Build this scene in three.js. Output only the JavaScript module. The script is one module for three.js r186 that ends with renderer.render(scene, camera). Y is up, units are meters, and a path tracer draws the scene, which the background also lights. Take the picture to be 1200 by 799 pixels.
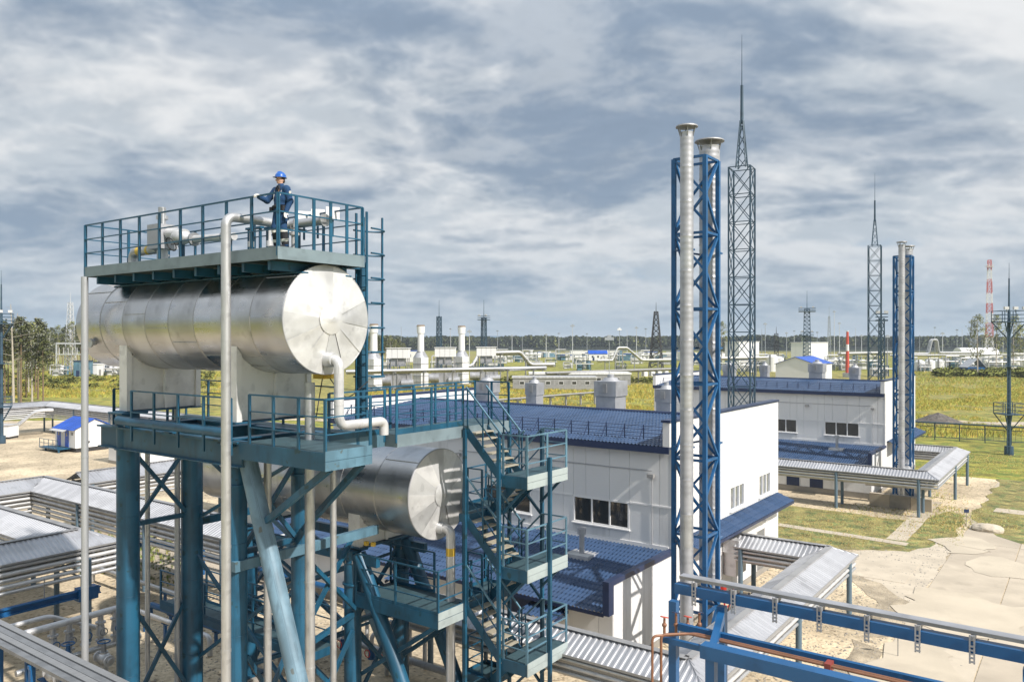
import * as THREE from 'three';
import { mergeGeometries } from 'three/addons/utils/BufferGeometryUtils.js';
import { MarchingCubes } from 'three/addons/objects/MarchingCubes.js';

// ---------- random and noise ----------
function rng(seed) { let a = seed >>> 0; return () => { a = (a + 0x6D2B79F5) >>> 0; let t = a; t = Math.imul(t ^ (t >>> 15), t | 1); t ^= t + Math.imul(t ^ (t >>> 7), t | 61); return ((t ^ (t >>> 14)) >>> 0) / 4294967296; }; }
const rand = rng(20240);
const rr = (a, b) => a + (b - a) * rand();
function hash(x, y, s) { let h = Math.imul(x, 374761393) + Math.imul(y, 668265263) + Math.imul(s, 2147483647 ^ 99991); h = Math.imul(h ^ (h >>> 13), 1274126177); return ((h ^ (h >>> 16)) >>> 0) / 4294967296; }
const fade = (t) => t * t * t * (t * (t * 6 - 15) + 10);
function vnoise(x, y, s, px, py) {            // value noise; px, py = period (0: none)
  let xi = Math.floor(x), yi = Math.floor(y); const u = fade(x - xi), v = fade(y - yi);
  let x1 = xi + 1, y1 = yi + 1;
  if (px) { xi = ((xi % px) + px) % px; x1 = ((x1 % px) + px) % px; }
  if (py) { yi = ((yi % py) + py) % py; y1 = ((y1 % py) + py) % py; }
  const a = hash(xi, yi, s), b = hash(x1, yi, s), c = hash(xi, y1, s), d = hash(x1, y1, s);
  return a + (b - a) * u + (c - a) * v + (a - b - c + d) * u * v;
}
function fbm(x, y, oct, s, px, py, gain = 0.5) {
  let v = 0, w = 1, t = 0;
  for (let i = 0; i < oct; i++) { v += w * vnoise(x, y, s + i * 17, px, py); t += w; w *= gain; x *= 2; y *= 2; px *= 2; py *= 2; }
  return v / t;
}
function gnoise(x, y, s) {                            // gradient noise, 0..1
  const xi = Math.floor(x), yi = Math.floor(y), fx = x - xi, fy = y - yi, u = fade(fx), v = fade(fy);
  const gr = (i, j) => { const a = hash(xi + i, yi + j, s) * 6.2832; return Math.cos(a) * (fx - i) + Math.sin(a) * (fy - j); };
  const a = gr(0, 0), b = gr(1, 0), c = gr(0, 1), d = gr(1, 1);
  return 0.5 + 0.72 * (a + (b - a) * u + (c - a) * v + (a - b - c + d) * u * v);
}
function gfbm(x, y, oct, s, gain) { let v = 0, w = 1, t = 0; for (let i = 0; i < oct; i++) { v += w * gnoise(x, y, s + i * 17); t += w; w *= gain; const X = x * 1.62 - y * 1.18 + 3.1, Y = x * 1.18 + y * 1.62 + 1.7; x = X; y = Y; } return v / t; }
const clamp = (x, a, b) => Math.min(b, Math.max(a, x));
const sstep = (a, b, x) => { const t = clamp((x - a) / (b - a), 0, 1); return t * t * (3 - 2 * t); };
const mix = (a, b, t) => a + (b - a) * t;
const lin = (c) => { c /= 255; return c <= 0.04045 ? c / 12.92 : Math.pow((c + 0.055) / 1.055, 2.4); };

// ---------- camera ----------
const scene = new THREE.Scene();
const YAW = 36.1 * Math.PI / 180, CS = Math.cos(YAW), SN = Math.sin(YAW), EYE = 12, F = 933, EXPO = 1.22;
const camera = new THREE.PerspectiveCamera(46.35, 1024 / 681, 0.3, 12000);
camera.position.set(0, EYE, 0);
camera.rotation.set(-0.0016, YAW, 0, 'YXZ');

// ---------- sky: broken stratocumulus, computed ----------
{
  const W = 3072, Hh = 1536, data = new Float32Array(W * Hh * 4);
  const light = [233, 234, 235].map(lin), mid = [195, 203, 211].map(lin), dark = [135, 153, 175].map(lin), gap = [166, 188, 210].map(lin), haze = [156, 180, 200].map(lin), low = [139, 163, 185].map(lin);
  for (let j = 0; j < Hh; j++) {
    const el = (0.5 - (j + 0.5) / Hh) * -Math.PI;              // DataTexture rows run upwards
    const dy = Math.sin(el), c = Math.cos(el);
    for (let i = 0; i < W; i++) {
      const o = (j * W + i) * 4; data[o + 3] = 1;
      if (dy < -0.02) { data[o] = 0.24; data[o + 1] = 0.24; data[o + 2] = 0.22; continue; }
      const th = ((i + 0.5) / W - 0.5) * 2 * Math.PI;
      const wx = Math.cos(th) * c, wz = Math.sin(th) * c;
      const h = Math.max(dy, 0) + 0.21;
      const cx = (wx * CS - wz * SN) / h, cz = (wx * SN + wz * CS) / h;          // along and across the wind
      const qx = gfbm(cx * 0.9 + 11, cz * 0.9 + 4, 4, 5, 0.5), qz = gfbm(cx * 0.9 + 31, cz * 0.9 + 17, 4, 9, 0.5);
      const ux = cx * 0.68 + qx * 0.3 + 2.2, uz = cz * 0.92 + qz * 0.3 + 0.9;
      const a = gfbm(ux + 6.1, uz + 2.4, 8, 21, 0.54);                          // mass
      const b = gfbm(ux * 2.6 + 9 + qz * 0.5, uz * 2.6 + 2, 8, 141, 0.64);         // lumps
      let bl = 0, cw = 0; for (let q = 0, f = 6, w = 1; q < 4; q++, f *= 2.1, w *= 0.6) { bl += w * Math.abs(2 * gnoise(ux * f + q * 7.7, uz * f + q * 3.3, 61 + q) - 1); cw += w; } bl /= cw;   // billows
      const t = a + (b - 0.5) * 0.36 + (bl - 0.25) * 0.12;
      const th1 = sstep(0.455, 0.61, t), th0 = sstep(0.22, 0.36, t);
      const edge = sstep(0.36, 0.62, b + (0.25 - bl) * 0.3) * (1 - th1 * 0.6);
      for (let k = 0; k < 3; k++) {
        let v = mix(gap[k], mid[k], th0);
        v = mix(v, light[k], edge * th0 * 0.9);
        v = mix(v, dark[k], th1 * (0.95 - 0.5 * sstep(0.46, 0.66, b)));
        v *= 1 + (0.24 - bl) * 0.15;
        const hz = Math.exp(-Math.max(dy, 0) * 12);
        v = mix(v, mix(haze[k], low[k], sstep(0.35, 0.6, b) * 0.6), hz * 0.8);
        data[o + k] = v * (1.03 + 0.45 * sstep(0.25, 0.8, dy)) / EXPO;  // added brightening of the unseen overhead sky, to lift the shaded walls
      }
    }
  }
  const sky = new THREE.DataTexture(data, W, Hh, THREE.RGBAFormat, THREE.FloatType);
  sky.mapping = THREE.EquirectangularReflectionMapping; sky.magFilter = THREE.LinearFilter; sky.needsUpdate = true;
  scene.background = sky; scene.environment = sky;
}
// ---------- sun and exposure ----------
const SUN = new THREE.Vector3(0.98, 0.86, 0.09).normalize();
const sun = new THREE.DirectionalLight(0xfff7ee, 4.9);
sun.position.copy(SUN).multiplyScalar(120).add(new THREE.Vector3(-25, 0, -40)); sun.target.position.set(-25, 0, -40);
sun.castShadow = true; sun.shadow.mapSize.set(4096, 4096); sun.shadow.radius = 2;
Object.assign(sun.shadow.camera, { left: -110, right: 110, top: 110, bottom: -110, near: 1, far: 320 });
scene.add(sun, sun.target);
const renderer = new THREE.WebGLRenderer({ antialias: true });
renderer.setSize(1024, 681); renderer.toneMapping = THREE.LinearToneMapping; renderer.toneMappingExposure = EXPO;
renderer.shadowMap.enabled = true;

// ---------- textures ----------
function tex(n, fn, srgb = true) {
  const d = new Uint8Array(n * n * 4);
  for (let j = 0; j < n; j++) for (let i = 0; i < n; i++) { const c = fn(i / n, j / n, i, j), o = (j * n + i) * 4; if (typeof c === 'number') d[o] = d[o + 1] = d[o + 2] = clamp(c, 0, 1) * 255; else for (let k = 0; k < 3; k++) d[o + k] = clamp(c[k], 0, 1) * 255; d[o + 3] = 255; }
  const t = new THREE.DataTexture(d, n, n); t.wrapS = t.wrapT = THREE.RepeatWrapping; t.magFilter = THREE.LinearFilter; t.minFilter = THREE.LinearMipmapLinearFilter; t.generateMipmaps = true; if (srgb) t.colorSpace = THREE.SRGBColorSpace; t.needsUpdate = true; return t;
}
const P = (u, v, f, o, s, g) => fbm(u * f, v * f, o, s, f, f, g);
const T = {
  grime: tex(512, (u, v) => 0.90 + 0.1 * sstep(0.25, 0.65, P(u, v, 4, 6, 3)) - 0.06 * sstep(0.62, 0.8, P(u, v, 9, 4, 77))),
  streak: tex(512, (u, v) => 0.93 + 0.07 * sstep(0.2, 0.62, fbm(u * 40, v * 3, 4, 5, 40, 3)) - 0.03 * sstep(0.6, 0.85, P(u, v, 6, 4, 15))),
  paint: tex(512, (u, v) => { const f = 0.84 + 0.16 * sstep(0.3, 0.7, P(u, v, 5, 6, 203)) - 0.10 * sstep(0.55, 0.75, fbm(u * 24, v * 3, 4, 209, 24, 3)), r = sstep(0.70, 0.78, P(u, v, 14, 4, 211)) * sstep(0.45, 0.6, P(u, v, 3, 3, 217)); return [mix(f, 0.80, r * 0.7), mix(f, 0.62, r * 0.7), mix(f, 0.5, r * 0.7)]; }),
  bump: tex(512, (u, v) => 0.5 * P(u, v, 5, 4, 7) + 0.5 * P(u, v, 40, 3, 13), false),
  dent: tex(512, (u, v) => 0.75 * P(u, v, 3, 3, 71) + 0.25 * P(u, v, 9, 3, 72), false),
  metalRough: tex(512, (u, v) => 0.62 + 0.38 * fbm(u * 4, v * 60, 4, 51, 4, 60) * 0.9 - 0.25 * sstep(0.55, 0.8, P(u, v, 4, 4, 52)), false),
  sand: tex(1024, (u, v) => { const a = P(u, v, 4, 7, 1), g = P(u, v, 120, 2, 2), r = sstep(0.68, 0.8, P(u, v, 60, 3, 6)), w = 0.62 + 0.42 * a + 0.22 * (g - 0.5) - 0.22 * r; return [w, w * (0.975 - 0.02 * r), w * (0.93 - 0.04 * r)]; }),
  sandBump: tex(512, (u, v) => 0.6 * P(u, v, 6, 6, 1) + 0.4 * P(u, v, 70, 2, 2), false),
  conc: tex(512, (u, v) => { const w = 0.84 + 0.16 * P(u, v, 5, 6, 31) - 0.05 * sstep(0.55, 0.8, P(u, v, 7, 5, 33)); return [w, w * 0.985, w * 0.96]; }),
  grass: tex(1024, (u, v) => { const a = P(u, v, 6, 6, 61, 0.65), g = P(u, v, 150, 2, 62), d = sstep(0.52, 0.7, P(u, v, 10, 4, 63)); const w = 0.4 + 0.55 * a + 0.35 * (g - 0.5); return [w * mix(1, 0.8, d), w * mix(1, 0.92, d), w * mix(0.9, 0.8, d)]; }),
};
function M(color, rough, metal = 0, o = {}) {
  const { map, uv = 0.5, bump, bumpScale = 0.002, roughMap, phys, ...rest } = o;
  const m = new (phys ? THREE.MeshPhysicalMaterial : THREE.MeshStandardMaterial)({ roughness: rough, metalness: metal, ...rest });
  m.color.setRGB(...color);
  if (map) m.map = map; if (bump) { m.bumpMap = bump; m.bumpScale = bumpScale; } if (roughMap) m.roughnessMap = roughMap;
  if (map || bump || roughMap) m.userData.uv = uv;
  return m;
}
const m = {
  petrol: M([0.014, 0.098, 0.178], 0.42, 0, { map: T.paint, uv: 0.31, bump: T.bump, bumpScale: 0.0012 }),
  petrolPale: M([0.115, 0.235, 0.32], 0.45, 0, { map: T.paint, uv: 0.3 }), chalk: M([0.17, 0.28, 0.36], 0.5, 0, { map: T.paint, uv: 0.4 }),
  grating: M([0.05, 0.10, 0.12], 0.6, 0.2, { map: T.grime, uv: 1 }),
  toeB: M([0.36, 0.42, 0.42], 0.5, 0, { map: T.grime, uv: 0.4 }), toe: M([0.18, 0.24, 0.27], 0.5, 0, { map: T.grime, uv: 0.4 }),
  blue: M([0.012, 0.098, 0.255], 0.38, 0, { map: T.grime, uv: 0.4, bump: T.bump, bumpScale: 0.001 }),
  mastBlue: M([0.035, 0.075, 0.115], 0.5, 0, { map: T.grime, uv: 0.3 }),
  post: M([0.11, 0.17, 0.22], 0.5, 0, { map: T.streak, uv: 0.4 }),
  white: M([0.74, 0.745, 0.745], 0.45, 0, { bump: T.bump, bumpScale: 0.002, uv: 0.2 }),
  whiteB: M([0.715, 0.72, 0.725], 0.45, 0, { bump: T.bump, bumpScale: 0.002, uv: 0.2 }),
  whiteC: M([0.70, 0.705, 0.705], 0.5, 0, { map: T.streak, uv: 0.11 }),
  saddle: M([0.72, 0.72, 0.70], 0.6, 0, { map: T.grime, uv: 0.5 }),
  roofBlue: M([0.034, 0.068, 0.142], 0.24, 0, { map: T.grime, uv: 0.21, bump: T.bump, bumpScale: 0.002 }),
  roofBlueB: M([0.040, 0.075, 0.152], 0.28, 0, { map: T.grime, uv: 0.17, bump: T.bump, bumpScale: 0.002 }),
  trim: M([0.022, 0.038, 0.095], 0.35, 0, { map: T.grime, uv: 0.3 }),
  brightBlue: M([0.008, 0.085, 0.47], 0.4, 0, { map: T.grime, uv: 0.2 }),
  galv: M([0.47, 0.48, 0.505], 0.50, 0.5, { map: T.grime, uv: 0.3 }),
  galvB: M([0.42, 0.43, 0.455], 0.55, 0.5, { map: T.grime, uv: 0.23 }),
  galvDark: M([0.36, 0.36, 0.36], 0.55, 0.4, { map: T.grime, uv: 0.5 }),
  clad: M([0.57, 0.575, 0.58], 0.40, 1, { map: T.grime, uv: 0.22, roughMap: T.metalRough, bump: T.dent, bumpScale: 0.012 }),
  cladB: M([0.55, 0.555, 0.56], 0.48, 1, { map: T.grime, uv: 0.31, roughMap: T.metalRough, bump: T.dent, bumpScale: 0.012 }),
  cap: M([0.74, 0.745, 0.745], 0.52, 0.55, { map: T.grime, uv: 0.5, bump: T.dent, bumpScale: 0.02 }),
  capB: M([0.62, 0.63, 0.635], 0.55, 0.6, { map: T.grime, uv: 0.4, bump: T.dent, bumpScale: 0.02 }),
  pipe: M([0.56, 0.57, 0.58], 0.46, 0.75, { map: T.grime, uv: 0.6, bump: T.dent, bumpScale: 0.004 }),
  pipePale: M([0.61, 0.615, 0.62], 0.5, 0.35, { map: T.grime, uv: 0.6 }),
  pipeGrey: M([0.42, 0.44, 0.46], 0.5, 0.4, { map: T.streak, uv: 0.5 }),
  dark: M([0.03, 0.03, 0.032], 0.6), steel: M([0.30, 0.31, 0.32], 0.5, 0.6, { map: T.grime, uv: 0.6 }),
  yellow: M([0.72, 0.48, 0.06], 0.5, 0, { map: T.grime, uv: 0.5 }), orange: M([0.27, 0.13, 0.075], 0.5, 0.2, { map: T.grime, uv: 0.8 }),
  red: M([0.60, 0.05, 0.035], 0.5, 0, { map: T.grime, uv: 0.5 }), redPaint: M([0.55, 0.085, 0.055], 0.5, 0, { map: T.streak, uv: 0.2 }),
  glass: M([0.035, 0.038, 0.042], 0.06, 0, { phys: true, clearcoat: 1, clearcoatRoughness: 0.02 }),
  glassSky: M([0.42, 0.45, 0.50], 0.08, 0.7),
  frame: M([0.78, 0.78, 0.78], 0.4), tread: M([0.46, 0.42, 0.33], 0.55, 0.25, { map: T.grime, uv: 1 }),
  dust: M([0.60, 0.545, 0.45], 0.95, 0, { map: T.conc, uv: 0.09, bump: T.sandBump, bumpScale: 0.01 }), tyre: M([0.475, 0.44, 0.38], 0.92, 0, { map: T.conc, uv: 0.3 }), planks: M([0.27, 0.28, 0.29], 0.6, 0.3, { map: T.streak, uv: 0.5 }), sand: M([0.76, 0.67, 0.52], 0.95, 0, { map: T.sand, uv: 0.085, bump: T.sandBump, bumpScale: 0.05 }),
  gravel: M([0.58, 0.52, 0.42], 0.95, 0, { map: T.sand, uv: 0.4, bump: T.sandBump, bumpScale: 0.04 }),
  conc: M([0.56, 0.505, 0.42], 0.9, 0, { map: T.conc, uv: 0.17, bump: T.bump, bumpScale: 0.004 }),
  concB: M([0.53, 0.475, 0.395], 0.9, 0, { map: T.conc, uv: 0.13, bump: T.bump, bumpScale: 0.004 }),
  concC: M([0.60, 0.545, 0.455], 0.9, 0, { map: T.conc, uv: 0.21, bump: T.bump, bumpScale: 0.004 }),
  plinth: M([0.34, 0.33, 0.31], 0.9, 0, { map: T.conc, uv: 0.4 }),
  dryGrass: M([0.56, 0.49, 0.22], 0.95, 0, { map: T.grass, uv: 0.2, bump: T.sandBump, bumpScale: 0.06 }),
  bark: M([0.20, 0.14, 0.09], 0.9, 0, { map: T.streak, uv: 0.6 }), barkPale: M([0.42, 0.38, 0.32], 0.9, 0, { map: T.streak, uv: 0.6 }),
};

// ---------- helpers ----------
const V = (x, y, z) => new THREE.Vector3(x, y, z);
const UPV = V(0, 1, 0);
function G(g, uv) {                                   // plain non-indexed geometry with position, normal, uv only
  g = g.index ? g.toNonIndexed() : g;
  for (const k of Object.keys(g.attributes)) if (!['position', 'normal', 'uv'].includes(k)) g.deleteAttribute(k);
  return g;
}
const box = (x0, x1, y0, y1, z0, z1) => G(new THREE.BoxGeometry(Math.abs(x1 - x0), Math.abs(y1 - y0), Math.abs(z1 - z0)).translate((x0 + x1) / 2, (y0 + y1) / 2, (z0 + z1) / 2));
function orient(g, p, q) { const d = q.clone().sub(p), L = d.length(); const Q = new THREE.Quaternion().setFromUnitVectors(UPV, d.divideScalar(L)); return g.applyQuaternion(Q).translate((p.x + q.x) / 2, (p.y + q.y) / 2, (p.z + q.z) / 2); }
const rod = (p, q, r, r2 = r, n = 16, open = false) => G(orient(new THREE.CylinderGeometry(r2, r, p.distanceTo(q), n, 1, open), p, q));
function bar(p, q, w, h = w) {                        // square bar whose h side stays as upright as it can
  const d = q.clone().sub(p), L = d.length(); d.normalize();
  let s = Math.abs(d.y) > 0.999 ? V(1, 0, 0) : V().crossVectors(d, UPV).normalize(); const u = V().crossVectors(s, d);
  const mm = new THREE.Matrix4().makeBasis(s, u, d.negate()).setPosition((p.x + q.x) / 2, (p.y + q.y) / 2, (p.z + q.z) / 2);
  return G(new THREE.BoxGeometry(w, h, L).applyMatrix4(mm));
}
function pipeline(pts, r, bend = r * 2.4, n = 14) {    // round pipe with swept elbows
  const c = new THREE.CurvePath();
  let a = pts[0];
  for (let i = 1; i < pts.length - 1; i++) {
    const p = pts[i], d0 = p.clone().sub(pts[i - 1]).normalize(), d1 = pts[i + 1].clone().sub(p).normalize();
    const b = Math.min(bend, p.distanceTo(pts[i - 1]) * 0.49, p.distanceTo(pts[i + 1]) * 0.49);
    const s = p.clone().addScaledVector(d0, -b), e = p.clone().addScaledVector(d1, b);
    c.add(new THREE.LineCurve3(a, s)); c.add(new THREE.QuadraticBezierCurve3(s, p, e)); a = e;
  }
  c.add(new THREE.LineCurve3(a, pts[pts.length - 1]));
  const out = [];
  for (const k of c.curves) out.push(G(new THREE.TubeGeometry(k, k.isLineCurve3 ? 1 : 8, r, n)));
  for (const [p, s] of [[pts[0], pts[1]], [pts[pts.length - 1], pts[pts.length - 2]]]) { const d = p.clone().sub(s).normalize(); out.push(rod(p.clone().addScaledVector(d, -0.01), p.clone().addScaledVector(d, 0.004), r * 0.99, r * 0.99, n)); }
  return mergeGeometries(out);
}
const ringAt = (p, d, r, w, n = 20) => rod(p.clone().addScaledVector(d, -w / 2), p.clone().addScaledVector(d, w / 2), r, r, n);
function boxUV(g, s) {                               // uv in metres by the face's main direction
  const p = g.attributes.position, n = g.attributes.normal, uv = new Float32Array(p.count * 2);
  for (let i = 0; i < p.count; i++) {
    const ax = Math.abs(n.getX(i)), ay = Math.abs(n.getY(i)), az = Math.abs(n.getZ(i)); let u, v;
    if (ay >= ax && ay >= az) { u = p.getX(i); v = p.getZ(i); } else if (ax >= az) { u = p.getZ(i); v = p.getY(i); } else { u = p.getX(i); v = p.getY(i); }
    uv[2 * i] = u * s; uv[2 * i + 1] = v * s;
  }
  g.setAttribute('uv', new THREE.BufferAttribute(uv, 2)); return g;
}
const names = {};
const numbered = (n) => { names[n] = (names[n] ?? -1) + 1; return names[n] ? n + '_' + String(names[n]).padStart(3, '0') : n; };
function part(name, geo, mat, parent, label) {
  let g = Array.isArray(geo) ? (geo.length > 1 ? mergeGeometries(geo) : geo[0]) : geo;
  if (mat.userData.uv && !g.userData.uvDone) { boxUV(g, mat.userData.uv); g.userData.uvDone = true; }
  const o = new THREE.Mesh(g, mat); o.name = name; o.castShadow = o.receiveShadow = true; parent.add(o);
  if (label) o.userData.label = label;
  return o;
}
function thing(name, label, category, pos = [0, 0, 0], group) {
  const o = new THREE.Group(); o.name = numbered(name); o.position.set(...pos); scene.add(o);
  o.userData = { label, category }; if (group) o.userData.group = group; return o;
}
function solo(name, geo, mat, label, category, group) { const o = part(numbered(name), geo, mat, scene, label); o.userData.category = category; if (group) o.userData.group = group; return o; }
function struct(name, geo, mat, parent = scene) { const o = part(parent === scene ? numbered(name) : name, geo, mat, parent); if (parent === scene) o.userData.kind = 'structure'; return o; }
function copy(src, [x, y, z], label, group, ry) {
  const o = src.clone(); o.name = numbered(src.name.replace(/_\d{3}$/, '')); o.position.set(x, y, z); if (ry !== undefined) o.rotation.y = ry;
  o.userData = { ...src.userData, label }; if (group) o.userData.group = group; scene.add(o); return o;
}
// a picture column and a depth (metres straight ahead of the camera's stand) turned into site metres
function far(px, d) { const s = (px - 600) / F * d; return [s * CS - d * SN, -s * SN - d * CS]; }
const depthOf = (py, y = 0) => (EYE - y) * F / (py - 398);
const hgt = (py, d) => EYE + (398 - py) * d / F;
// ================= GROUND =================
{
  const rings = 190, segs = 260, pos = [], col = [], idx = [], R = [];
  for (let i = 0; i <= rings; i++) R.push(i === 0 ? 0 : 4 * Math.pow(9000 / 4, (i - 1) / (rings - 1)));
  for (let i = 0; i <= rings; i++) for (let j = 0; j < segs; j++) {
    const a = j / segs * Math.PI * 2, x = R[i] * Math.cos(a), z = R[i] * Math.sin(a);
    pos.push(x, 0, z);
    const n = fbm(x * 0.03 + 50, z * 0.03 + 50, 4, 7, 0, 0), n2 = fbm(x * 0.006 + 9, z * 0.006 + 9, 3, 8, 0, 0);
    let c = [mix(0.36, 0.78, n), mix(0.37, 0.70, n), mix(0.07, 0.15, n)];
    const dry = sstep(0.5, 0.66, n2); c = c.map((v, k) => mix(v, [0.66, 0.52, 0.22][k], dry * 0.6));
    const f = sstep(760, 950, R[i]); c = c.map((v, k) => mix(v, [0.05, 0.07, 0.035][k], f));
    col.push(...c);
  }
  for (let i = 0; i < rings; i++) for (let j = 0; j < segs; j++) { const a = i * segs + j, b = i * segs + (j + 1) % segs, c = a + segs, d = b + segs; idx.push(a, b, c, b, d, c); }
  const g = new THREE.BufferGeometry(); g.setAttribute('position', new THREE.Float32BufferAttribute(pos, 3)); g.setAttribute('color', new THREE.Float32BufferAttribute(col, 3)); g.setIndex(idx); g.computeVertexNormals();
  const mat = M([1, 1, 1], 0.95, 0, { map: T.grass, uv: 0.11 }); mat.vertexColors = true;
  struct('ground', g, mat);
}
function sheet(name, pts, y, mat, wob = 0, parent = scene) {  // flat polygon sheet with a slightly ragged outline
  const P2 = [];
  for (let i = 0; i < pts.length; i++) { const a = pts[i], b = pts[(i + 1) % pts.length], L = Math.hypot(b[0] - a[0], b[1] - a[1]), n = wob ? Math.max(1, Math.ceil(L / 0.8)) : 1; for (let k = 0; k < n; k++) { const t = k / n; let x = mix(a[0], b[0], t), z = mix(a[1], b[1], t); if (wob) { x += (fbm(x * 0.7 + 5, z * 0.7, 3, 91, 0, 0) - 0.5) * wob * 2; z += (fbm(x * 0.7, z * 0.7 + 9, 3, 92, 0, 0) - 0.5) * wob * 2; } P2.push(new THREE.Vector2(x, -z)); } }
  const g = G(new THREE.ShapeGeometry(new THREE.Shape(P2)).rotateX(-Math.PI / 2).translate(0, y, 0));
  const o = struct(name, g, mat, parent); return o;
}
sheet('sand_yard', [[14, 12], [14, -74], [-2, -80], [-40, -80], [-62, -62], [-118, -62], [-150, -30], [-150, 12]], 0.004, m.sand, 1.2);
// road of concrete slabs along the right, with a flared branch towards the plant buildings
{
  const road = new THREE.Group(); road.name = 'concrete_road'; road.userData.kind = 'structure'; scene.add(road);
  const mats = [m.conc, m.concB, m.concC];
  for (let i = 0; i < 4; i++) for (let k = 0; k < 10; k++) {
    const x0 = -6.4 + i * 3.05, z1 = -18 - k * 6, t = rr(-0.012, 0.012);
    part('concrete_slab', box(x0 + 0.03, x0 + 3.03, -0.05, 0.03 + t * 0.5, z1 - 5.985, z1), mats[Math.floor(rand() * 3)], road);
  }
  const br = [[-14, -46.2, -10.4, -44], [-10.4, -47, -7.4, -43]];
  for (const [x0, z0, x1, z1] of br) part('concrete_slab', box(x0, x1 - 0.02, -0.05, 0.028, z0, z1), m.concC, road);
  sheet('road_shoulder', [[-14.2, -46.6], [-11, -47.6], [-7.6, -52], [-6.4, -56], [-6.4, -37], [-8, -40.5], [-11, -43], [-14.2, -43.6]], 0.012, m.concC, 0.3);
}
sheet('grass_strip', [[-24, -58.2], [-9.5, -58.2], [-8, -63], [-6.8, -62], [-6.6, -55], [-8.2, -50], [-11.5, -47.8], [-24, -47.2]], 0.016, m.dryGrass, 0.5);
sheet('grass_verge', [[-6.3, -80], [-6.6, -63], [-5.2, -57], [-1.5, -54], [8, -56], [16, -60], [16, -80]], 0.036, m.dryGrass, 0.7);
sheet('side_path', [[-10, -66], [-10, -52], [-8.9, -52], [-8.9, -66]], 0.024, m.conc, 0.06);
sheet('side_path', [[-24, -52.9], [-24, -52.1], [-8.7, -50.9], [-8.7, -51.7]], 0.028, m.conc, 0.06);
sheet('side_path', [[-5.5, -66], [-5.5, -64.5], [10, -64.5], [10, -66]], 0.046, m.conc, 0.1);
sheet('gravel_patch', [[-9.2, -43.4], [-6.6, -39.6], [-6.6, -34.6], [-7.2, -34.4], [-8.0, -39], [-10, -42.6]], 0.020, m.gravel, 0.7);
sheet('gravel_patch', [[-7.6, -33.6], [-6.5, -33], [-6.5, -27], [-7.1, -24], [-7.4, -29]], 0.020, m.gravel, 0.6);
sheet('concrete_pad', [[-73, -41], [-66, -30], [-58, -30], [-64, -43]], 0.02, m.conc, 0.1);
sheet('concrete_pad', [[-44, -28], [-31, -28], [-31, -22.6], [-44, -22.6]], 0.02, m.concB, 0.1);
for (const [x, z, a, b] of [[-4.6, -40, 2.6, 3.4], [-2.2, -49, 3.2, 2.0], [1.5, -36, 2.4, 4.5], [-5.4, -31, 1.6, 4.0], [2.8, -56, 3.0, 2.6], [-5.8, -52.5, 1.8, 2.4]]) sheet('dust_patch', [0, 1, 2, 3, 4, 5, 6, 7].map((k) => [x + Math.cos(k * 0.785) * a, z - Math.sin(k * 0.785) * b]), 0.045 + (x + 8) * 0.0003, m.dust, 1.3);
sheet('far_road', [[-24, -119], [60, -185], [60, -190], [-26, -124]], 0.02, m.conc, 0.4);
sheet('sandy_lot', [[-42, -108], [-18, -118], [-14, -135], [-46, -128]], 0.03, m.sand, 2);
sheet('access_track', [[-150, -52], [-60, -92], [-60, -96], [-150, -56]], 0.03, m.sand, 1);


// ================= PLANT BUILDING (built once, copied) =================
function tileSheet(len, waves = 6, pitch = 0.18, step = 0.36) {  // pressed-metal roofing sheet: waves across, steps down the slope
  const nx = waves * 6, rows = Math.max(1, Math.round(len / step)), pos = [], idx = [];
  const ys = []; for (let r = 0; r < rows; r++) { ys.push([r * len / rows, 0.0], [(r + 0.97) * len / rows, 0.036]); }
  for (const [z, e] of ys) for (let i = 0; i <= nx; i++) { const x = i / nx * waves * pitch; pos.push(x, 0.026 * Math.cos(i / 6 * 2 * Math.PI) + e, z); }
  for (let r = 0; r < ys.length - 1; r++) for (let i = 0; i < nx; i++) { const a = r * (nx + 1) + i, c = a + nx + 1; idx.push(a, c, a + 1, a + 1, c, c + 1); }
  const g = new THREE.BufferGeometry(); g.setAttribute('position', new THREE.Float32BufferAttribute(pos, 3)); g.setIndex(idx); g.computeVertexNormals(); g.setAttribute('uv', new THREE.Float32BufferAttribute(new Float32Array(pos.length / 3 * 2), 2)); return g;
}
function roofRun(parent, x0, x1, y0, z0, y1, z1, mats, name = 'roof_sheet') { // slope from (y0,z0) high to (y1,z1) low, sheets side by side along x
  const len = Math.hypot(y1 - y0, z1 - z0), w = 1.08, n = Math.ceil((x1 - x0) / w), g = tileSheet(len);
  const ang = Math.atan2(y0 - y1, Math.abs(z1 - z0));
  for (let i = 0; i < n; i++) { const o = part(name, g, mats[(i * 7 + (i >> 1)) % mats.length], parent); o.position.set(z1 > z0 ? x0 + i * w : x0 + (i + 1) * w, y0 + (i % 2) * 0.004, z0); if (z1 > z0) o.rotation.set(ang, 0, 0); else { o.rotation.order = 'YXZ'; o.rotation.set(ang, Math.PI, 0); } o.scale.x = (x1 - x0) / (n * w); o.position.x = x0 + (x1 - x0) * (z1 > z0 ? i : i + 1) / n; }
}
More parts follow.
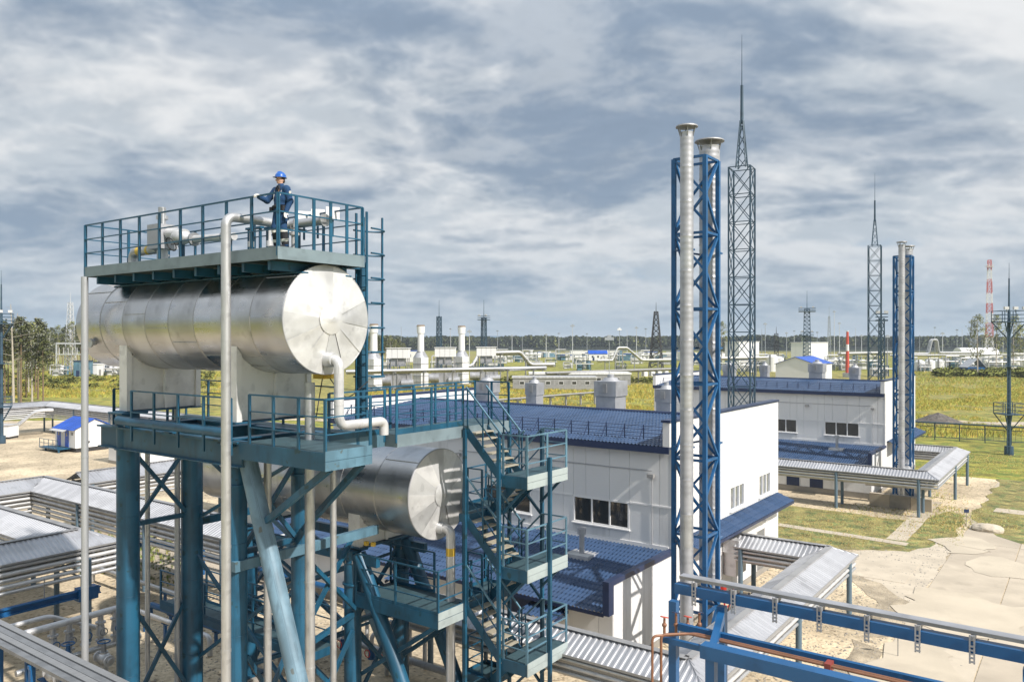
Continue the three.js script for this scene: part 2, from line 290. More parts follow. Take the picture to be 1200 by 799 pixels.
// wall panels on a plane; (u along, y up); openings are cut out. put(u0,u1,y0,y1) returns the panel's box
function panels(parent, u0, u1, y0, y1, openings, step, put, mats) {
  const cuts = [u0, u1]; for (const o of openings) cuts.push(o[0], o[1]);
  for (let u = u0 + step; u < u1 - 0.3; u += step) if (cuts.every((c) => Math.abs(c - u) > 0.34)) cuts.push(u);
  cuts.sort((a, b) => a - b);
  for (let i = 0; i < cuts.length - 1; i++) {
    const a = cuts[i], b = cuts[i + 1]; if (b - a < 0.02) continue;
    let spans = [[y0, y1]];
    for (const [o0, o1, p0, p1] of openings) if (o0 < b - 0.01 && o1 > a + 0.01) spans = spans.flatMap(([s, e]) => [[s, Math.min(e, p0)], [Math.max(s, p1), e]].filter(([x, y]) => y - x > 0.05));
    for (const [s, e] of spans) part('wall_panel', put(a + 0.006, b - 0.006, s, e), mats[Math.floor(rand() * mats.length)], parent);
  }
}
function windowPart(parent, put, u0, u1, y0, y1, n, gl = m.glass) {   // put(u0,u1,y0,y1,d0,d1): box with depth d0..d1 out of the wall
  const f = part('window', [put(u0, u1, y0, y0 + 0.07, -0.06, 0.02), put(u0, u1, y1 - 0.07, y1, -0.06, 0.02), put(u0, u0 + 0.07, y0 + 0.07, y1 - 0.07, -0.06, 0.02), put(u1 - 0.07, u1, y0 + 0.07, y1 - 0.07, -0.06, 0.02)], m.frame, parent);
  const w = (u1 - u0 - 0.14) / n;
  for (let i = 0; i < n; i++) {
    part('pane', put(u0 + 0.07 + i * w + 0.02, u0 + 0.07 + (i + 1) * w - 0.02, y0 + 0.07, y1 - 0.07, -0.05, -0.035), gl, f);
    if (i) part('mullion', put(u0 + 0.07 + i * w - 0.035, u0 + 0.07 + i * w + 0.035, y0 + 0.07, y1 - 0.07, -0.055, 0.012), m.frame, f);
  }
  part('sill', put(u0 - 0.05, u1 + 0.05, y0 - 0.05, y0 - 0.003, -0.02, 0.09), m.frame, f);
  return f;
}
function plantBuilding(label) {
  const b = thing('plant_building', label, 'industrial building', [-13.7, 0, -29.8]);
  const L = -20.3, D = -13.4, wm = [m.white, m.whiteB, m.whiteC, m.white];     // local: x from L to 0, z from D to 0
  const fz = (u0, u1, y0, y1, d0 = -0.05, d1 = 0) => box(u0, u1, y0, y1, d0, d1);
  const gx = (u0, u1, y0, y1, d0 = -0.05, d1 = 0) => box(d0, d1, y0, y1, u0, u1);
  part('wall', [box(L + 0.06, -0.06, 0, 7.58, D + 0.06, -0.06), box(-0.30, -0.06, 7.58, 8.66, D + 0.06, -0.06), box(L + 0.06, L + 0.3, 7.58, 8.66, D + 0.06, -0.06)], m.whiteB, b);
  const fw = [[-4.7, -1.95, 4.05, 5.2], [-9.7, -6.95, 4.05, 5.2], [-14.7, -11.95, 4.05, 5.2]];
  panels(b, L, 0, 3.46, 7.56, fw, 1.16, (a, c, s, e) => fz(a, c, s, e), wm);
  for (const w of fw) windowPart(b, fz, ...w, 3);
  const gw = [[-8.2, -6.3, 3.95, 5.1], [-12.1, -10.3, 3.95, 5.1]], door = [-11.2, -9.9, 0.15, 2.35];
  panels(b, D, -0.002, 3.72, 8.64, gw, 1.16, (a, c, s, e) => gx(a, c, s, e), wm);
  panels(b, D, -0.002, 0.3, 3.70, [door], 1.16, (a, c, s, e) => gx(a, c, s, e), wm);
  for (const w of gw) windowPart(b, gx, ...w, 3, m.glassSky);
  const dr = part('door', gx(door[0] + 0.06, door[1] - 0.06, 0.3, door[3] - 0.06, -0.05, -0.02), m.steel, b);
  part('door_frame', [gx(door[0], door[0] + 0.06, 0.3, door[3], -0.05, 0.03), gx(door[1] - 0.06, door[1], 0.3, door[3], -0.05, 0.03), gx(door[0] + 0.06, door[1] - 0.06, door[3] - 0.06, door[3], -0.05, 0.03)], m.frame, dr);
  part('handle', gx(door[0] + 0.15, door[0] + 0.28, 1.25, 1.29, -0.02, 0.04), m.dark, dr);
  part('lamp_housing', [gx(-10.9, -10.5, 2.75, 2.95, 0.0, 0.3)], m.whiteB, b);
  for (const x of [-6.1, -11.2, -0.9]) { const l = part('wall_lamp', [fz(x - 0.14, x + 0.14, 6.35, 6.5, 0.03, 0.22), fz(x - 0.04, x + 0.04, 6.3, 6.5, 0.0, 0.06)], m.galvDark, b); part('lamp_lens', fz(x - 0.11, x + 0.11, 6.335, 6.349, 0.05, 0.2), m.frame, l); }
  part('conduit', [rod(V(-0.9, 6.3, 0.03), V(-0.9, 3.6, 0.03), 0.018, 0.018, 6), rod(V(-11.2, 6.62, 0.03), V(-0.9, 6.62, 0.03), 0.018, 0.018, 6)], m.galv, b);
  part('corner_trim', [box(-0.06, 0.012, 3.62, 7.38, -0.05, 0.012)], m.frame, b);
  part('wall_sign', box(0.003, 0.02, 1.7, 2.15, -9.6, -9.1), m.yellow, b);
  panels(b, L, 0, 0.2, 7.5, [], 1.16, (a, c, s, e) => box(a, c, s, e, D, D + 0.05), wm);
  panels(b, D + 0.06, -0.06, 0.2, 8.6, [], 1.16, (a, c, s, e) => box(L, L + 0.05, s, e, a, c), wm);
  // main roof
  roofRun(b, L + 0.32, -0.32, 8.33, -6.7, 7.66, 0.28, [m.roofBlue, m.roofBlueB]);
  roofRun(b, L + 0.32, -0.32, 8.33, -6.7, 7.66, D - 0.28, [m.roofBlue, m.roofBlueB]);
  part('ridge_cap', [bar(V(L + 0.32, 8.36, -6.62), V(-0.32, 8.36, -6.62), 0.26, 0.05), rod(V(L + 0.32, 8.37, -6.7), V(-0.32, 8.37, -6.7), 0.07, 0.07, 8)], m.trim, b);
  part('eave_fascia', [box(L, -0.02, 7.57, 7.67, 0.03, 0.30), box(L, -0.02, 7.40, 7.57, 0.27, 0.30)], m.trim, b);
  part('parapet_cap', box(-0.36, 0.04, 8.66, 8.76, D - 0.05, 0.32), m.trim, b); part('parapet_cap', box(L - 0.04, L + 0.36, 8.66, 8.76, D - 0.05, 0.32), m.trim, b);
  for (const [a0, a1] of [[L, -14.72], [-11.93, -9.72], [-6.93, -4.72], [-1.93, -0.01]]) part('wall_trim', box(a0, a1, 5.16, 5.23, 0.002, 0.03), m.frame, b);
  part('parapet_end', box(-0.3, 0, 7.68, 8.66, 0.0, 0.28), m.whiteB, b); part('parapet_end', box(L, L + 0.3, 7.68, 8.66, 0, 0.28), m.whiteB, b);
  for (let k = 0; k < 4; k++) part('snow_guard_rail', rod(V(L + 0.5, 7.9 + k * 0.15, -0.75), V(-0.5, 7.9 + k * 0.15, -0.75), 0.013, 0.013, 6), m.trim, b);
  for (let x = L + 0.6; x < -0.4; x += 0.9) part('snow_guard_bracket', [box(x, x + 0.03, 7.76, 8.4, -0.8, -0.76), bar(V(x + 0.015, 8.35, -0.78), V(x + 0.015, 7.8, -0.35), 0.025)], m.trim, b);
  // roof ventilation units behind the ridge
  for (const [x, w, h] of [[-7.6, 1.2, 1.7], [-12.5, 0.72, 1.45], [-4.2, 0.8, 1.4], [-16.1, 1.0, 1.45]]) {
    const u = part('roof_vent', [box(x - w / 2, x + w / 2, 8.0, 8.0 + h * 0.55, -8.0 - w, -8.0), box(x - w * 0.56, x + w * 0.56, 8.0 + h * 0.55, 8.05 + h, -8.0 - w * 1.06, -8.0 + w * 0.06)], m.galv, b);
    part('vent_cap', [G(new THREE.CylinderGeometry(w * 0.28, w * 0.42, 0.18, 14).translate(x, 8.14 + h, -8 - w / 2)), G(new THREE.CylinderGeometry(w * 0.16, w * 0.16, 0.2, 10).translate(x, 8.3 + h, -8 - w / 2))], m.galvB, u);
    part('vent_louvre', box(x - 0.12, x + 0.12, 8.1 + h * 0.6, 8.0 + h * 0.95, -8.0 + w * 0.06, -7.97 + w * 0.06), m.galvDark, u);
  }
  // front wing under a lean-to roof
  const wing = new THREE.Shape([[0.0, 0.0], [4.9, 0.0], [4.9, 2.3], [0, 3.3]].map(([z, y]) => new THREE.Vector2(z, y)));
  part('wing_wall', G(new THREE.ExtrudeGeometry(wing, { depth: -L - 0.14, bevelEnabled: false }).rotateY(-Math.PI / 2).translate(-0.07, 0, 0.002)), m.whiteB, b);
  for (let z = 0.006; z < 4.8; z += 0.98) { part('wall_panel', box(-0.065, 0, 0.3, 3.34, z, z + 0.968), wm[Math.floor(rand() * 4)], b); }
  panels(b, L, 0, 0.45, 2.28, [], 1.16, (a, c, s, e) => box(a, c, s, e, 4.9, 4.95), wm);
  roofRun(b, L + 0.02, -0.16, 3.44, 0.01, 2.38, 5.38, [m.roofBlueB, m.roofBlue]);
  part('roof_flashing', box(L, -0.16, 3.42, 3.6, 0.003, 0.04), m.frame, b);
  part('verge_fascia', [box(-0.15, 0.10, 3.36, 3.54, 0.04, 5.42), box(-0.15, 0.10, 2.34, 3.36, 5.06, 5.42), bar(V(L, 2.33, 5.36), V(-0.15, 2.33, 5.36), 0.05, 0.13)], m.trim, b);
  part('plinth', [box(L - 0.02, 0.02, 0, 0.44, 4.7, 4.99), box(-0.3, 0.03, 0, 0.29, D - 0.02, 4.69)], m.plinth, b);
  const ch = part('wing_chimney', [rod(V(-3.3, 2.9, 1.6), V(-3.3, 4.2, 1.6), 0.11), rod(V(-3.3, 4.0, 1.6), V(-3.3, 4.25, 1.6), 0.19)], m.galv, b);
  part('chimney_base', box(-3.85, -2.75, 2.86, 3.22, 1.15, 2.05), m.pipePale, ch);
  for (const x of [-2.6, -9.5]) { const c = part('door_canopy', [bar(V(x - 0.75, 2.02, 5.0), V(x - 0.75, 1.86, 6.0), 0.05, 0.1), bar(V(x + 0.75, 2.02, 5.0), V(x + 0.75, 1.86, 6.0), 0.05, 0.1)], m.trim, b); const s = part('canopy_sheet', tileSheet(1.05, 9), m.roofBlue, c); s.position.set(x - 0.81, 2.12, 4.98); s.rotation.x = 0.16; }
  for (const x of [-6.3, -4.5]) { const d2 = part('door', box(x, x + 1.0, 0.45, 2.2, 4.955, 4.985), m.trim, b); part('handle', box(x + 0.84, x + 0.9, 1.2, 1.35, 4.985, 5.03), m.steel, d2); }
  // canopy over the gable doors
  const can = part('gable_canopy', [bar(V(0.0, 3.72, -0.6), V(0.0, 3.72, D + 0.3), 0.1, 0.1), bar(V(0.92, 3.4, -0.6), V(0.92, 3.4, D + 0.3), 0.05, 0.12)], m.trim, b);
  const cl = (-D - 0.9) / 11, cg = tileSheet(0.98, 6);
  for (let i = 0; i < 11; i++) { const s = part('canopy_sheet', cg, i % 2 ? m.roofBlue : m.roofBlueB, can); s.position.set(0.02, 3.80, -0.6 - i * cl); s.rotation.order = 'YXZ'; s.rotation.set(0.36, Math.PI / 2, 0); s.scale.x = cl / 1.08; }
  return b;
}
const plant = plantBuilding('white panelled plant hall with navy tiled roof and lean-to beside the tall twin chimneys');
copy(plant, [-13.4, 0, -69.2], 'white panelled plant hall with navy roof farther off, behind the nearer white hall');

// ================= TWIN CHIMNEYS IN LATTICE TOWERS =================
function latticeTower(name, label, category, pos, { w, h, n, leg, br, mat, rot = 0, zig = false, hEvery = 1 }) {
  const t = thing(name, label, category, pos); t.rotation.y = rot; const a = w / 2, s = h / n;
  const c = [V(-a, 0, a), V(a, 0, a), V(a, 0, -a), V(-a, 0, -a)];
  const lg = box(-leg / 2, leg / 2, 0, h, -leg / 2, leg / 2); for (const p of c) part('leg', lg, mat, t).position.copy(p);
  const hb = bar(V(-a, 0, 0), V(a, 0, 0), br, br), d1 = bar(V(-a, 0, 0), V(a, s, 0), br, br), d2 = bar(V(-a, s, 0.02), V(a, 0, 0.02), br * 0.9, br * 0.9);
  const faces = [[0, a, 0], [a, 0, Math.PI / 2], [0, -a, Math.PI], [-a, 0, -Math.PI / 2]];
  for (let i = 0; i < n; i++) for (const [x, z, r] of faces) {
    for (const g of zig ? [(i + faces.findIndex((f) => f[2] === r)) % 2 ? d2 : d1] : [d1, d2]) { const o = part('brace', g, mat, t); o.position.set(x, i * s, z); o.rotation.y = r; }
    if ((i + 1) % hEvery === 0) { const o = part('cross_member', hb, mat, t); o.position.set(x, (i + 1) * s, z); o.rotation.y = r; }
  }
  return t;
}
function stack(t, x, z, r, top, hat) {                  // ribbed round duct in sections, on the lattice
  const prof = []; const n = Math.round(top / 1.2), sec = (top - 0.1) / n; for (let k = 0; k <= 24; k++) { const y = k / 24 * sec; prof.push(new THREE.Vector2(r * (k % 4 === 0 ? 1.022 : 1), y)); } prof[0].x = prof[24].x = r * 1.045;
  const g = G(new THREE.LatheGeometry(prof, 28));
  for (let i = 0; i < n; i++) { const o = part('stack_section', g, i % 4 ? m.galv : m.pipe, t); o.position.set(x, i * sec + 0.1, z); o.rotation.y = i; }
    part('stack_hat', [G(new THREE.CylinderGeometry(hat * 0.96, hat, 0.045, 32).translate(x, top + 0.2, z)), G(new THREE.CylinderGeometry(hat * 0.1, hat * 0.9, 0.06, 32).translate(x, top + 0.25, z))], m.galvDark, t);
  for (let k = 0; k < 6; k++) { const an = k * 1.047; part('hat_strut', bar(V(x + Math.cos(an) * r, top - 0.15, z + Math.sin(an) * r), V(x + Math.cos(an) * mix(r, hat, 0.6), top + 0.18, z + Math.sin(an) * mix(r, hat, 0.6)), 0.03), m.steel, t); }
}
function twinChimneys(pos, label) {
  const t = latticeTower('chimney_tower', label, 'chimney tower', pos, { w: 1.15, h: 18.3, n: 14, leg: 0.14, br: 0.085, mat: m.blue, hEvery: 2, zig: true });
  stack(t, 0.03, 0.86, 0.225, 19.1, 0.38); stack(t, 0.11, -0.95, 0.36, 18.95, 0.53);
  for (let y = 1.5; y < 18.2; y += 3.4) { part('stack_bracket', [bar(V(-0.45, y, 0.57), V(-0.38, y, 1.0), 0.06), bar(V(0.18, y, 0.57), V(0.11, y, 1.0), 0.06), bar(V(-0.36, y, -0.57), V(-0.27, y, -1.2), 0.06), bar(V(0.55, y, -0.57), V(0.48, y, -1.2), 0.06)], m.blue, t); }
  part('footing', box(-1, 1, 0, 0.18, -1.7, 1.5), m.plinth, t);
  return t;
}
twinChimneys([-11.27, 0, -26.45], 'pair of tall silver chimneys in blue lattice at the corner of the nearer hall');
twinChimneys([-11.55, 0, -66.2], 'pair of silver chimneys in blue lattice at the corner of the farther hall');

// ================= LIGHTNING MASTS =================
function lightningMast(label, px, d) {
  const [x, z] = far(px, d);
  const t = latticeTower('lightning_mast', label, 'lightning mast', [x, 0, z], { w: 1.38, h: 23.2, n: 13, leg: 0.09, br: 0.05, mat: m.mastBlue, rot: 0.12 });
  part('top_frame', [[-1, -1], [1, -1], [1, 1], [-1, 1]].map(([a, b]) => bar(V(a * 0.32, 23.2, b * 0.32), V(a * 0.09, 26.3, b * 0.09), 0.06)), m.mastBlue, t);
  const br = []; for (let k = 0; k < 4; k++) { const y0 = 23.2 + k * 0.75, y1 = y0 + 0.75, w0 = 0.32 - 0.057 * k, w1 = w0 - 0.057; for (const [a, b, c, e] of [[-1, -1, 1, -1], [1, -1, 1, 1], [1, 1, -1, 1], [-1, 1, -1, -1]]) br.push(bar(V(a * w0, y0, b * w0), V(c * w1, y1, e * w1), 0.04)); }
  part('top_brace', br, m.mastBlue, t);
  part('spike', [rod(V(0, 26.1, 0), V(0, 28.6, 0), 0.11, 0.09, 8), rod(V(0, 28.6, 0), V(0, 31.9, 0), 0.035, 0.012, 6)], m.mastBlue, t);
  return t;
}
lightningMast('tall grey-blue lattice lightning mast standing between the two white halls', 869.5, 52);
lightningMast('grey-blue lattice lightning mast left of the farther chimney pair', 1025.5, 95);
// ================= RAILINGS =================
function railing(parent, pts, y, { h = 1.22, every = 1.05, rails = [1, 0.66, 0.33], post = 0.06, rail = 0.036, toe = 0.16, mat = m.petrol, toeMat = m.petrol, posts = true } = {}) {
  for (let i = 0; i < pts.length - 1; i++) {
    const [ax, az] = pts[i], [bx, bz] = pts[i + 1], L = Math.hypot(bx - ax, bz - az), n = Math.max(1, Math.round(L / every)), dx = (bx - ax) / L, dz = (bz - az) / L;
    for (const r of rails) part('rail', bar(V(ax, y + h * r, az), V(bx, y + h * r, bz), rail, r === 1 ? rail * 1.1 : rail * 0.8), mat, parent);
    if (posts) for (let k = (i ? 1 : 0); k <= n; k++) { const x = mix(ax, bx, k / n), z = mix(az, bz, k / n); part('post', [box(x - post / 2 * (dx ? 1.25 : 0.5), x + post / 2 * (dx ? 1.25 : 0.5), y - 0.22, y + h + 0.005, z - post / 2 * (dz ? 1.25 : 0.5), z + post / 2 * (dz ? 1.25 : 0.5)), box(x - post * 0.16, x + post * 0.16, y - 0.22, y + h - 0.004, z - post * 0.8 * Math.abs(dx) - 0.004, z + 0.004 + post * 0.8 * Math.abs(dz))], mat, parent); }
    if (toe) part('toe_board', bar(V(ax + dx * 0.03, y + toe / 2, az + dz * 0.03), V(bx - dx * 0.03, y + toe / 2, bz - dz * 0.03), 0.012, toe), toeMat, parent);
  }
}
function deck(parent, x0, x1, z0, z1, y, { fascia = 0.3, mat = m.grating, edge = m.petrol, joists = true } = {}) {
  part('deck_plate', box(x0 + 0.02, x1 - 0.02, y - 0.04, y, z0 + 0.02, z1 - 0.02), mat, parent);
  part('edge_beam', box(x0, x1, y - fascia, y - 0.002, z1 - 0.02, z1), edge, parent); part('edge_beam', box(x0, x1, y - fascia, y - 0.002, z0, z0 + 0.02), edge, parent);
  part('edge_beam', box(x0, x0 + 0.02, y - fascia, y - 0.002, z0 + 0.02, z1 - 0.02), edge, parent); part('edge_beam', box(x1 - 0.02, x1, y - fascia, y - 0.002, z0 + 0.02, z1 - 0.02), edge, parent);
  if (joists) { const w = x1 - x0, d = z1 - z0; const n = Math.floor(Math.max(w, d) / 0.9); for (let i = 1; i < n; i++) part('joist', w > d ? box(x0 + w * i / n - 0.03, x0 + w * i / n + 0.03, y - fascia + 0.04, y - 0.042, z0 + 0.03, z1 - 0.03) : box(x0 + 0.03, x1 - 0.03, y - fascia + 0.04, y - 0.042, z0 + d * i / n - 0.03, z0 + d * i / n + 0.03), edge, parent); }
}

// ================= PRESSURE VESSELS =================
function vessel(name, label, xCap, L, yc, zc, r, seams, capMat, mats) {
  const t = thing(name, label, 'pressure tank', [xCap, yc, zc]);
  let x0 = 0; const edges = seams.concat(L);
  edges.forEach((e, i) => {                            // cladding bands, each lapping over the next
    const prof = [[r - 0.002, -x0 + 0.012], [r + 0.010, -x0], [r + 0.004 + (i % 2) * 0.003, -x0 - 0.06], [r + 0.002, -(x0 + e) / 2], [r + 0.003, -e + 0.005], [r - 0.012, -e]].map(([a, b]) => new THREE.Vector2(a, b)).reverse();
    const g = G(new THREE.LatheGeometry(prof, 72).rotateZ(-Math.PI / 2)); part('cladding_band', g, mats[i % 2], t);
    part('band_seam', G(new THREE.TorusGeometry(r + 0.006, 0.009, 5, 72).rotateY(Math.PI / 2).translate(-x0 - 0.012, 0, 0)), i ? m.galvDark : m.galv, t);
    x0 = e;
  });
  const pet = 12;                                      // end cap of overlapping sheet petals round a small disc
  for (let k = 0; k < pet; k++) {
    const a0 = k / pet * 2 * Math.PI + 0.12, a1 = a0 + 2 * Math.PI / pet + 0.012, pos = [], idx = [], nr = 6, na = 6;
    for (let i = 0; i <= nr; i++) for (let j = 0; j <= na; j++) { const q = mix(0.2, 0.995, i / nr) * r, a = mix(a0, a1, j / na), w = (fbm(q * 2 + k * 3.3, a * 3, 2, 33, 0, 0) - 0.5) * 0.028; pos.push(0.17 * (1 - q / r) + 0.012 + w * (i < nr ? 1 : 0) + (j / na) * 0.016, Math.sin(a) * q, Math.cos(a) * q); }
    for (let i = 0; i < nr; i++) for (let j = 0; j < na; j++) { const a = i * (na + 1) + j, b = a + 1, c = a + na + 1; idx.push(a, b, c, b, c + 1, c); }
    const g = new THREE.BufferGeometry(); g.setAttribute('position', new THREE.Float32BufferAttribute(pos, 3)); g.setIndex(idx); g.computeVertexNormals();
    part('cap_petal', G(g), capMat[k % capMat.length], t);
  }
  part('cap_disc', G(new THREE.CylinderGeometry(0.05, r * 0.27, 0.085, 24).rotateZ(-Math.PI / 2).translate(0.21, 0, 0)), capMat[0], t);
  { let q0 = 0; seams.concat(L).forEach((e, i) => { const a = 0.7 + (i * 1.9) % 2.2; const yy = Math.cos(a) * (r + 0.006), zz = Math.sin(a) * (r + 0.006); part('lap_strip', bar(V(-q0 - 0.02, yy, zz), V(-e + 0.02, yy, zz), 0.035, 0.008), mats[i % 2], t); for (let s = q0 + 0.15; s < e; s += 0.22) part('rivet', box(-s - 0.008, -s + 0.008, yy - 0.008, yy + 0.010, zz - 0.004, zz + 0.012), m.galvDark, t); q0 = e; }); }
  part('cap_rim', G(new THREE.TorusGeometry(r * 0.998, 0.016, 6, 72).rotateY(Math.PI / 2).translate(0.01, 0, 0)), m.galv, t);
  const hp = []; for (let k = 0; k <= 8; k++) { const a = k / 8 * Math.PI / 2; hp.push(new THREE.Vector2(Math.cos(a) * (r - 0.01), -Math.sin(a) * 0.45)); }
  part('rear_head', G(new THREE.LatheGeometry(hp.reverse(), 64).rotateZ(-Math.PI / 2).translate(-L, 0, 0)), mats[1], t);
  return t;
}
function saddle(t, x, bot, r, hw, w, mat = m.saddle) { // boxed saddle cradling the shell: front and back posts, side plates cut to the curve
  const sh = new THREE.Shape(); sh.moveTo(-hw, bot); sh.lineTo(hw, bot);
  const top = -r * 0.62; sh.lineTo(hw, top); const rr0 = r + 0.006, lim = Math.min(hw, rr0 * 0.985), a0 = Math.asin(lim / rr0);
  for (let k = 0; k <= 16; k++) { const a = mix(a0, -a0, k / 16); sh.lineTo(Math.sin(a) * rr0, -Math.cos(a) * rr0); } sh.lineTo(-hw, top);
  const s = part('saddle', G(new THREE.ExtrudeGeometry(sh, { depth: w * 0.72, bevelEnabled: false }).rotateY(-Math.PI / 2).translate(x + w * 0.36, 0, 0)), mat, t);
  for (const e of [-1, 1]) part('saddle_post', box(x - w / 2, x + w / 2, bot - 0.02, top + 0.3, e > 0 ? hw + 0.003 : -hw - 0.16, e > 0 ? hw + 0.16 : -hw - 0.003), mat, s);
  part('rib', box(x + w * 0.36 + 0.003, x + w * 0.36 + 0.10, bot, -r * 1.02, -0.05, 0.03), mat, s);
  part('base_plate', box(x - w * 0.7, x + w * 0.7, bot - 0.06, bot - 0.022, -hw - 0.25, hw + 0.25), m.petrol, s);
  return s;
}
const UZ = -13.42, UY = 12.5, R1 = 1.37;
const upper = vessel('upper_tank', 'large brushed metal horizontal tank, the upper one, below the railed platform', -15.54, 10.1, UY, UZ, R1, [1.25, 2.45, 3.7, 4.9, 6.1, 7.3, 8.6], [m.cap, m.cap, m.capB], [m.clad, m.cladB]);
saddle(upper, -2.25, -2.58, R1, 1.04, 0.42); saddle(upper, -7.6, -2.58, R1, 1.04, 0.42);
part('nozzle', [rod(V(-9.2, -0.55, R1 - 0.2), V(-9.2, -0.6, R1 + 0.0), 0.1), rod(V(-9.2, -0.6, R1 - 0.03), V(-9.2, -0.6, R1 + 0.01), 0.14)], m.pipe, upper);
for (const x of [-2.2, -3.9, -5.9, -7.7, -9.6]) for (const z of [0.52, -0.52]) part('lifting_lug', [box(x - 0.02, x + 0.02, 1.2, 1.46, z - 0.16, z + 0.10)], m.pipePale, upper);
part('sensor_box', [box(-0.95, -0.55, -1.52, -1.40, -0.55, -0.35), box(-0.45, -0.25, -1.5, -1.38, -0.5, -0.36)], m.yellow, upper);
part('cable', [pipeline([V(-0.7, -1.5, -0.45), V(-0.7, -2.2, -0.3), V(-0.3, -2.5, 0.1)], 0.014, 0.3, 6), pipeline([V(-0.35, -1.5, -0.4), V(-0.2, -2.1, -0.8), V(0.1, -1.6, -1.3)], 0.014, 0.3, 6)], m.dark, upper);
part('outlet_collar', [rod(V(0.03, -1.0, 0.02), V(0.3, -1.0, 0.02), 0.2, 0.17, 20)], m.capB, upper);
const LZ = -18.3, LY = 7.3;
const lower = vessel('lower_tank', 'metal horizontal tank, the lower one, beside the stair tower', -16.1, 11.0, LY, LZ, R1, [1.4, 2.9, 4.4, 6, 7.6, 9.2], [m.capB, m.cap], [m.cladB, m.clad]);
saddle(lower, -2.5, -1.72, R1, 1.0, 0.5); saddle(lower, -7.9, -1.72, R1, 1.0, 0.5);
part('sensor_box', [box(-2.0, -1.88, -1.62, -1.5, 1.12, 1.22), box(-1.7, -1.58, -1.6, -1.48, 1.12, 1.22)], m.yellow, lower);
part('outlet_collar', rod(V(0.03, -1.02, 0.02), V(0.24, -1.02, 0.02), 0.19, 0.16, 20), m.capB, lower);

// ================= UPPER PLATFORM =================
const PY = 14.18;
const plat = thing('service_platform', 'railed teal steel platform on top of the upper tank', 'platform', [0, 0, 0]);
deck(plat, -24.5, -15.3, -14.47, -11.74, PY, { fascia: 0.3, edge: m.toe });
railing(plat, [[-24.5, -11.78], [-15.34, -11.78]], PY, { every: 1.02, toe: 0, h: 1.25 });
railing(plat, [[-15.34, -11.78], [-15.34, -14.43]], PY, { every: 0.54, toe: 0, h: 1.25 });
railing(plat, [[-15.34, -14.43], [-24.46, -14.43]], PY, { every: 1.5, toe: 0, h: 1.25 });
railing(plat, [[-24.46, -14.43], [-24.46, -11.78]], PY, { every: 1.3, toe: 0, h: 1.25 });
for (let k = 0; k < 9; k++) { const x = -24.0 + k * 1.02; part('cross_beam', box(x - 0.05, x + 0.05, PY - 0.52, PY - 0.302, -14.3, -11.9), m.petrol, plat); }
for (const z of [-12.7, -14.1]) part('main_beam', [box(-24.4, -15.5, PY - 0.56, PY - 0.525, z - 0.1, z + 0.1)], m.petrol, plat);
for (const x of [-17.74, -19.44, -21.44, -23.24]) for (const z of [-12.72, -14.12]) {
  part('support_gusset', [box(x - 0.5, x + 0.35, 13.36, PY - 0.565, z - 0.012, z + 0.012), bar(V(x - 0.6, 13.56, z), V(x + 0.4, 13.56, z), 0.14, 0.02)], m.petrol, plat);
}
part('support_column', [rod(V(-15.95, 9.5, -14.98), V(-15.95, PY - 0.3, -14.98), 0.14), rod(V(-15.95, 9.5, -14.98), V(-15.95, 9.53, -14.98), 0.24), bar(V(-15.95, PY - 0.2, -15.1), V(-15.95, PY - 0.2, -14.4), 0.2, 0.2)], m.petrol, plat);
part('support_column', [rod(V(-24.35, 9.4, -14.6), V(-24.35, PY - 0.3, -14.6), 0.10)], m.petrol, plat);
// caged ladder at the far corner
const lad = thing('caged_ladder', 'caged ladder at the far right corner of the upper platform', 'ladder', [0, 0, 0]);
for (const x of [-15.6, -16.0]) part('stringer', box(x - 0.02, x + 0.02, 9.5, 15.4, -14.86, -14.80), m.petrol, lad);
for (let y = 9.8; y < 14.2; y += 0.3) part('rung', rod(V(-16.0, y, -14.83), V(-15.6, y, -14.83), 0.013, 0.013, 6), m.petrol, lad);
for (let y = 11.0; y < 15.5; y += 0.66) { const arc = []; for (let k = 0; k <= 12; k++) { const q = k / 12 * Math.PI; arc.push(V(-15.8 + Math.cos(q) * 0.34, y, -14.86 - Math.sin(q) * 0.75)); } part('cage_hoop', G(new THREE.TubeGeometry(new THREE.CatmullRomCurve3(arc), 20, 0.026, 5)), m.petrol, lad); }
for (const [x, z] of [[-15.8, -15.60], [-16.1, -15.2]]) part('cage_strap', box(x - 0.022, x + 0.022, 11.0, 15.35, z - 0.022, z + 0.022), m.petrol, lad);

// equipment on the platform
solo('elbow_pipe', [pipeline([V(-16.9, 0.1, -11.45), V(-16.9, 14.98, -11.45), V(-16.9, 14.98, -13.3), V(-15.5, 14.98, -13.3)], 0.115, 0.26, 18), ...[2, 4.5, 7, 9.5, 12].map((y) => ringAt(V(-16.9, y, -11.45), UPV, 0.121, 0.07)), rod(V(-15.52, 14.98, -13.3), V(-15.46, 14.98, -13.3), 0.16)], m.pipe, 'tall thin silver pipe rising past the upper tank and bending over its platform', 'pipe');
const pst = thing('pipe_stand', 'blue pipe stand under the bent silver pipe on the platform', 'pipe stand', [-16.55, PY, -13.3]);
part('post', rod(V(0, 0, 0), V(0, 0.62, 0), 0.09), m.petrol, pst); part('plate', [box(-0.17, 0.17, 0.62, 0.66, -0.17, 0.17), rod(V(0, 0, 0), V(0, 0.025, 0), 0.16)], m.petrol, pst); part('bolt', [box(0.1, 0.13, 0.66, 0.76, 0.1, 0.13), box(-0.13, -0.1, 0.66, 0.76, 0.1, 0.13)], m.steel, pst);
const cab = thing('valve_housing', 'grey boxed valve housing with a stub stack on the upper platform', 'valve', [-22.35, PY, -13.0]);
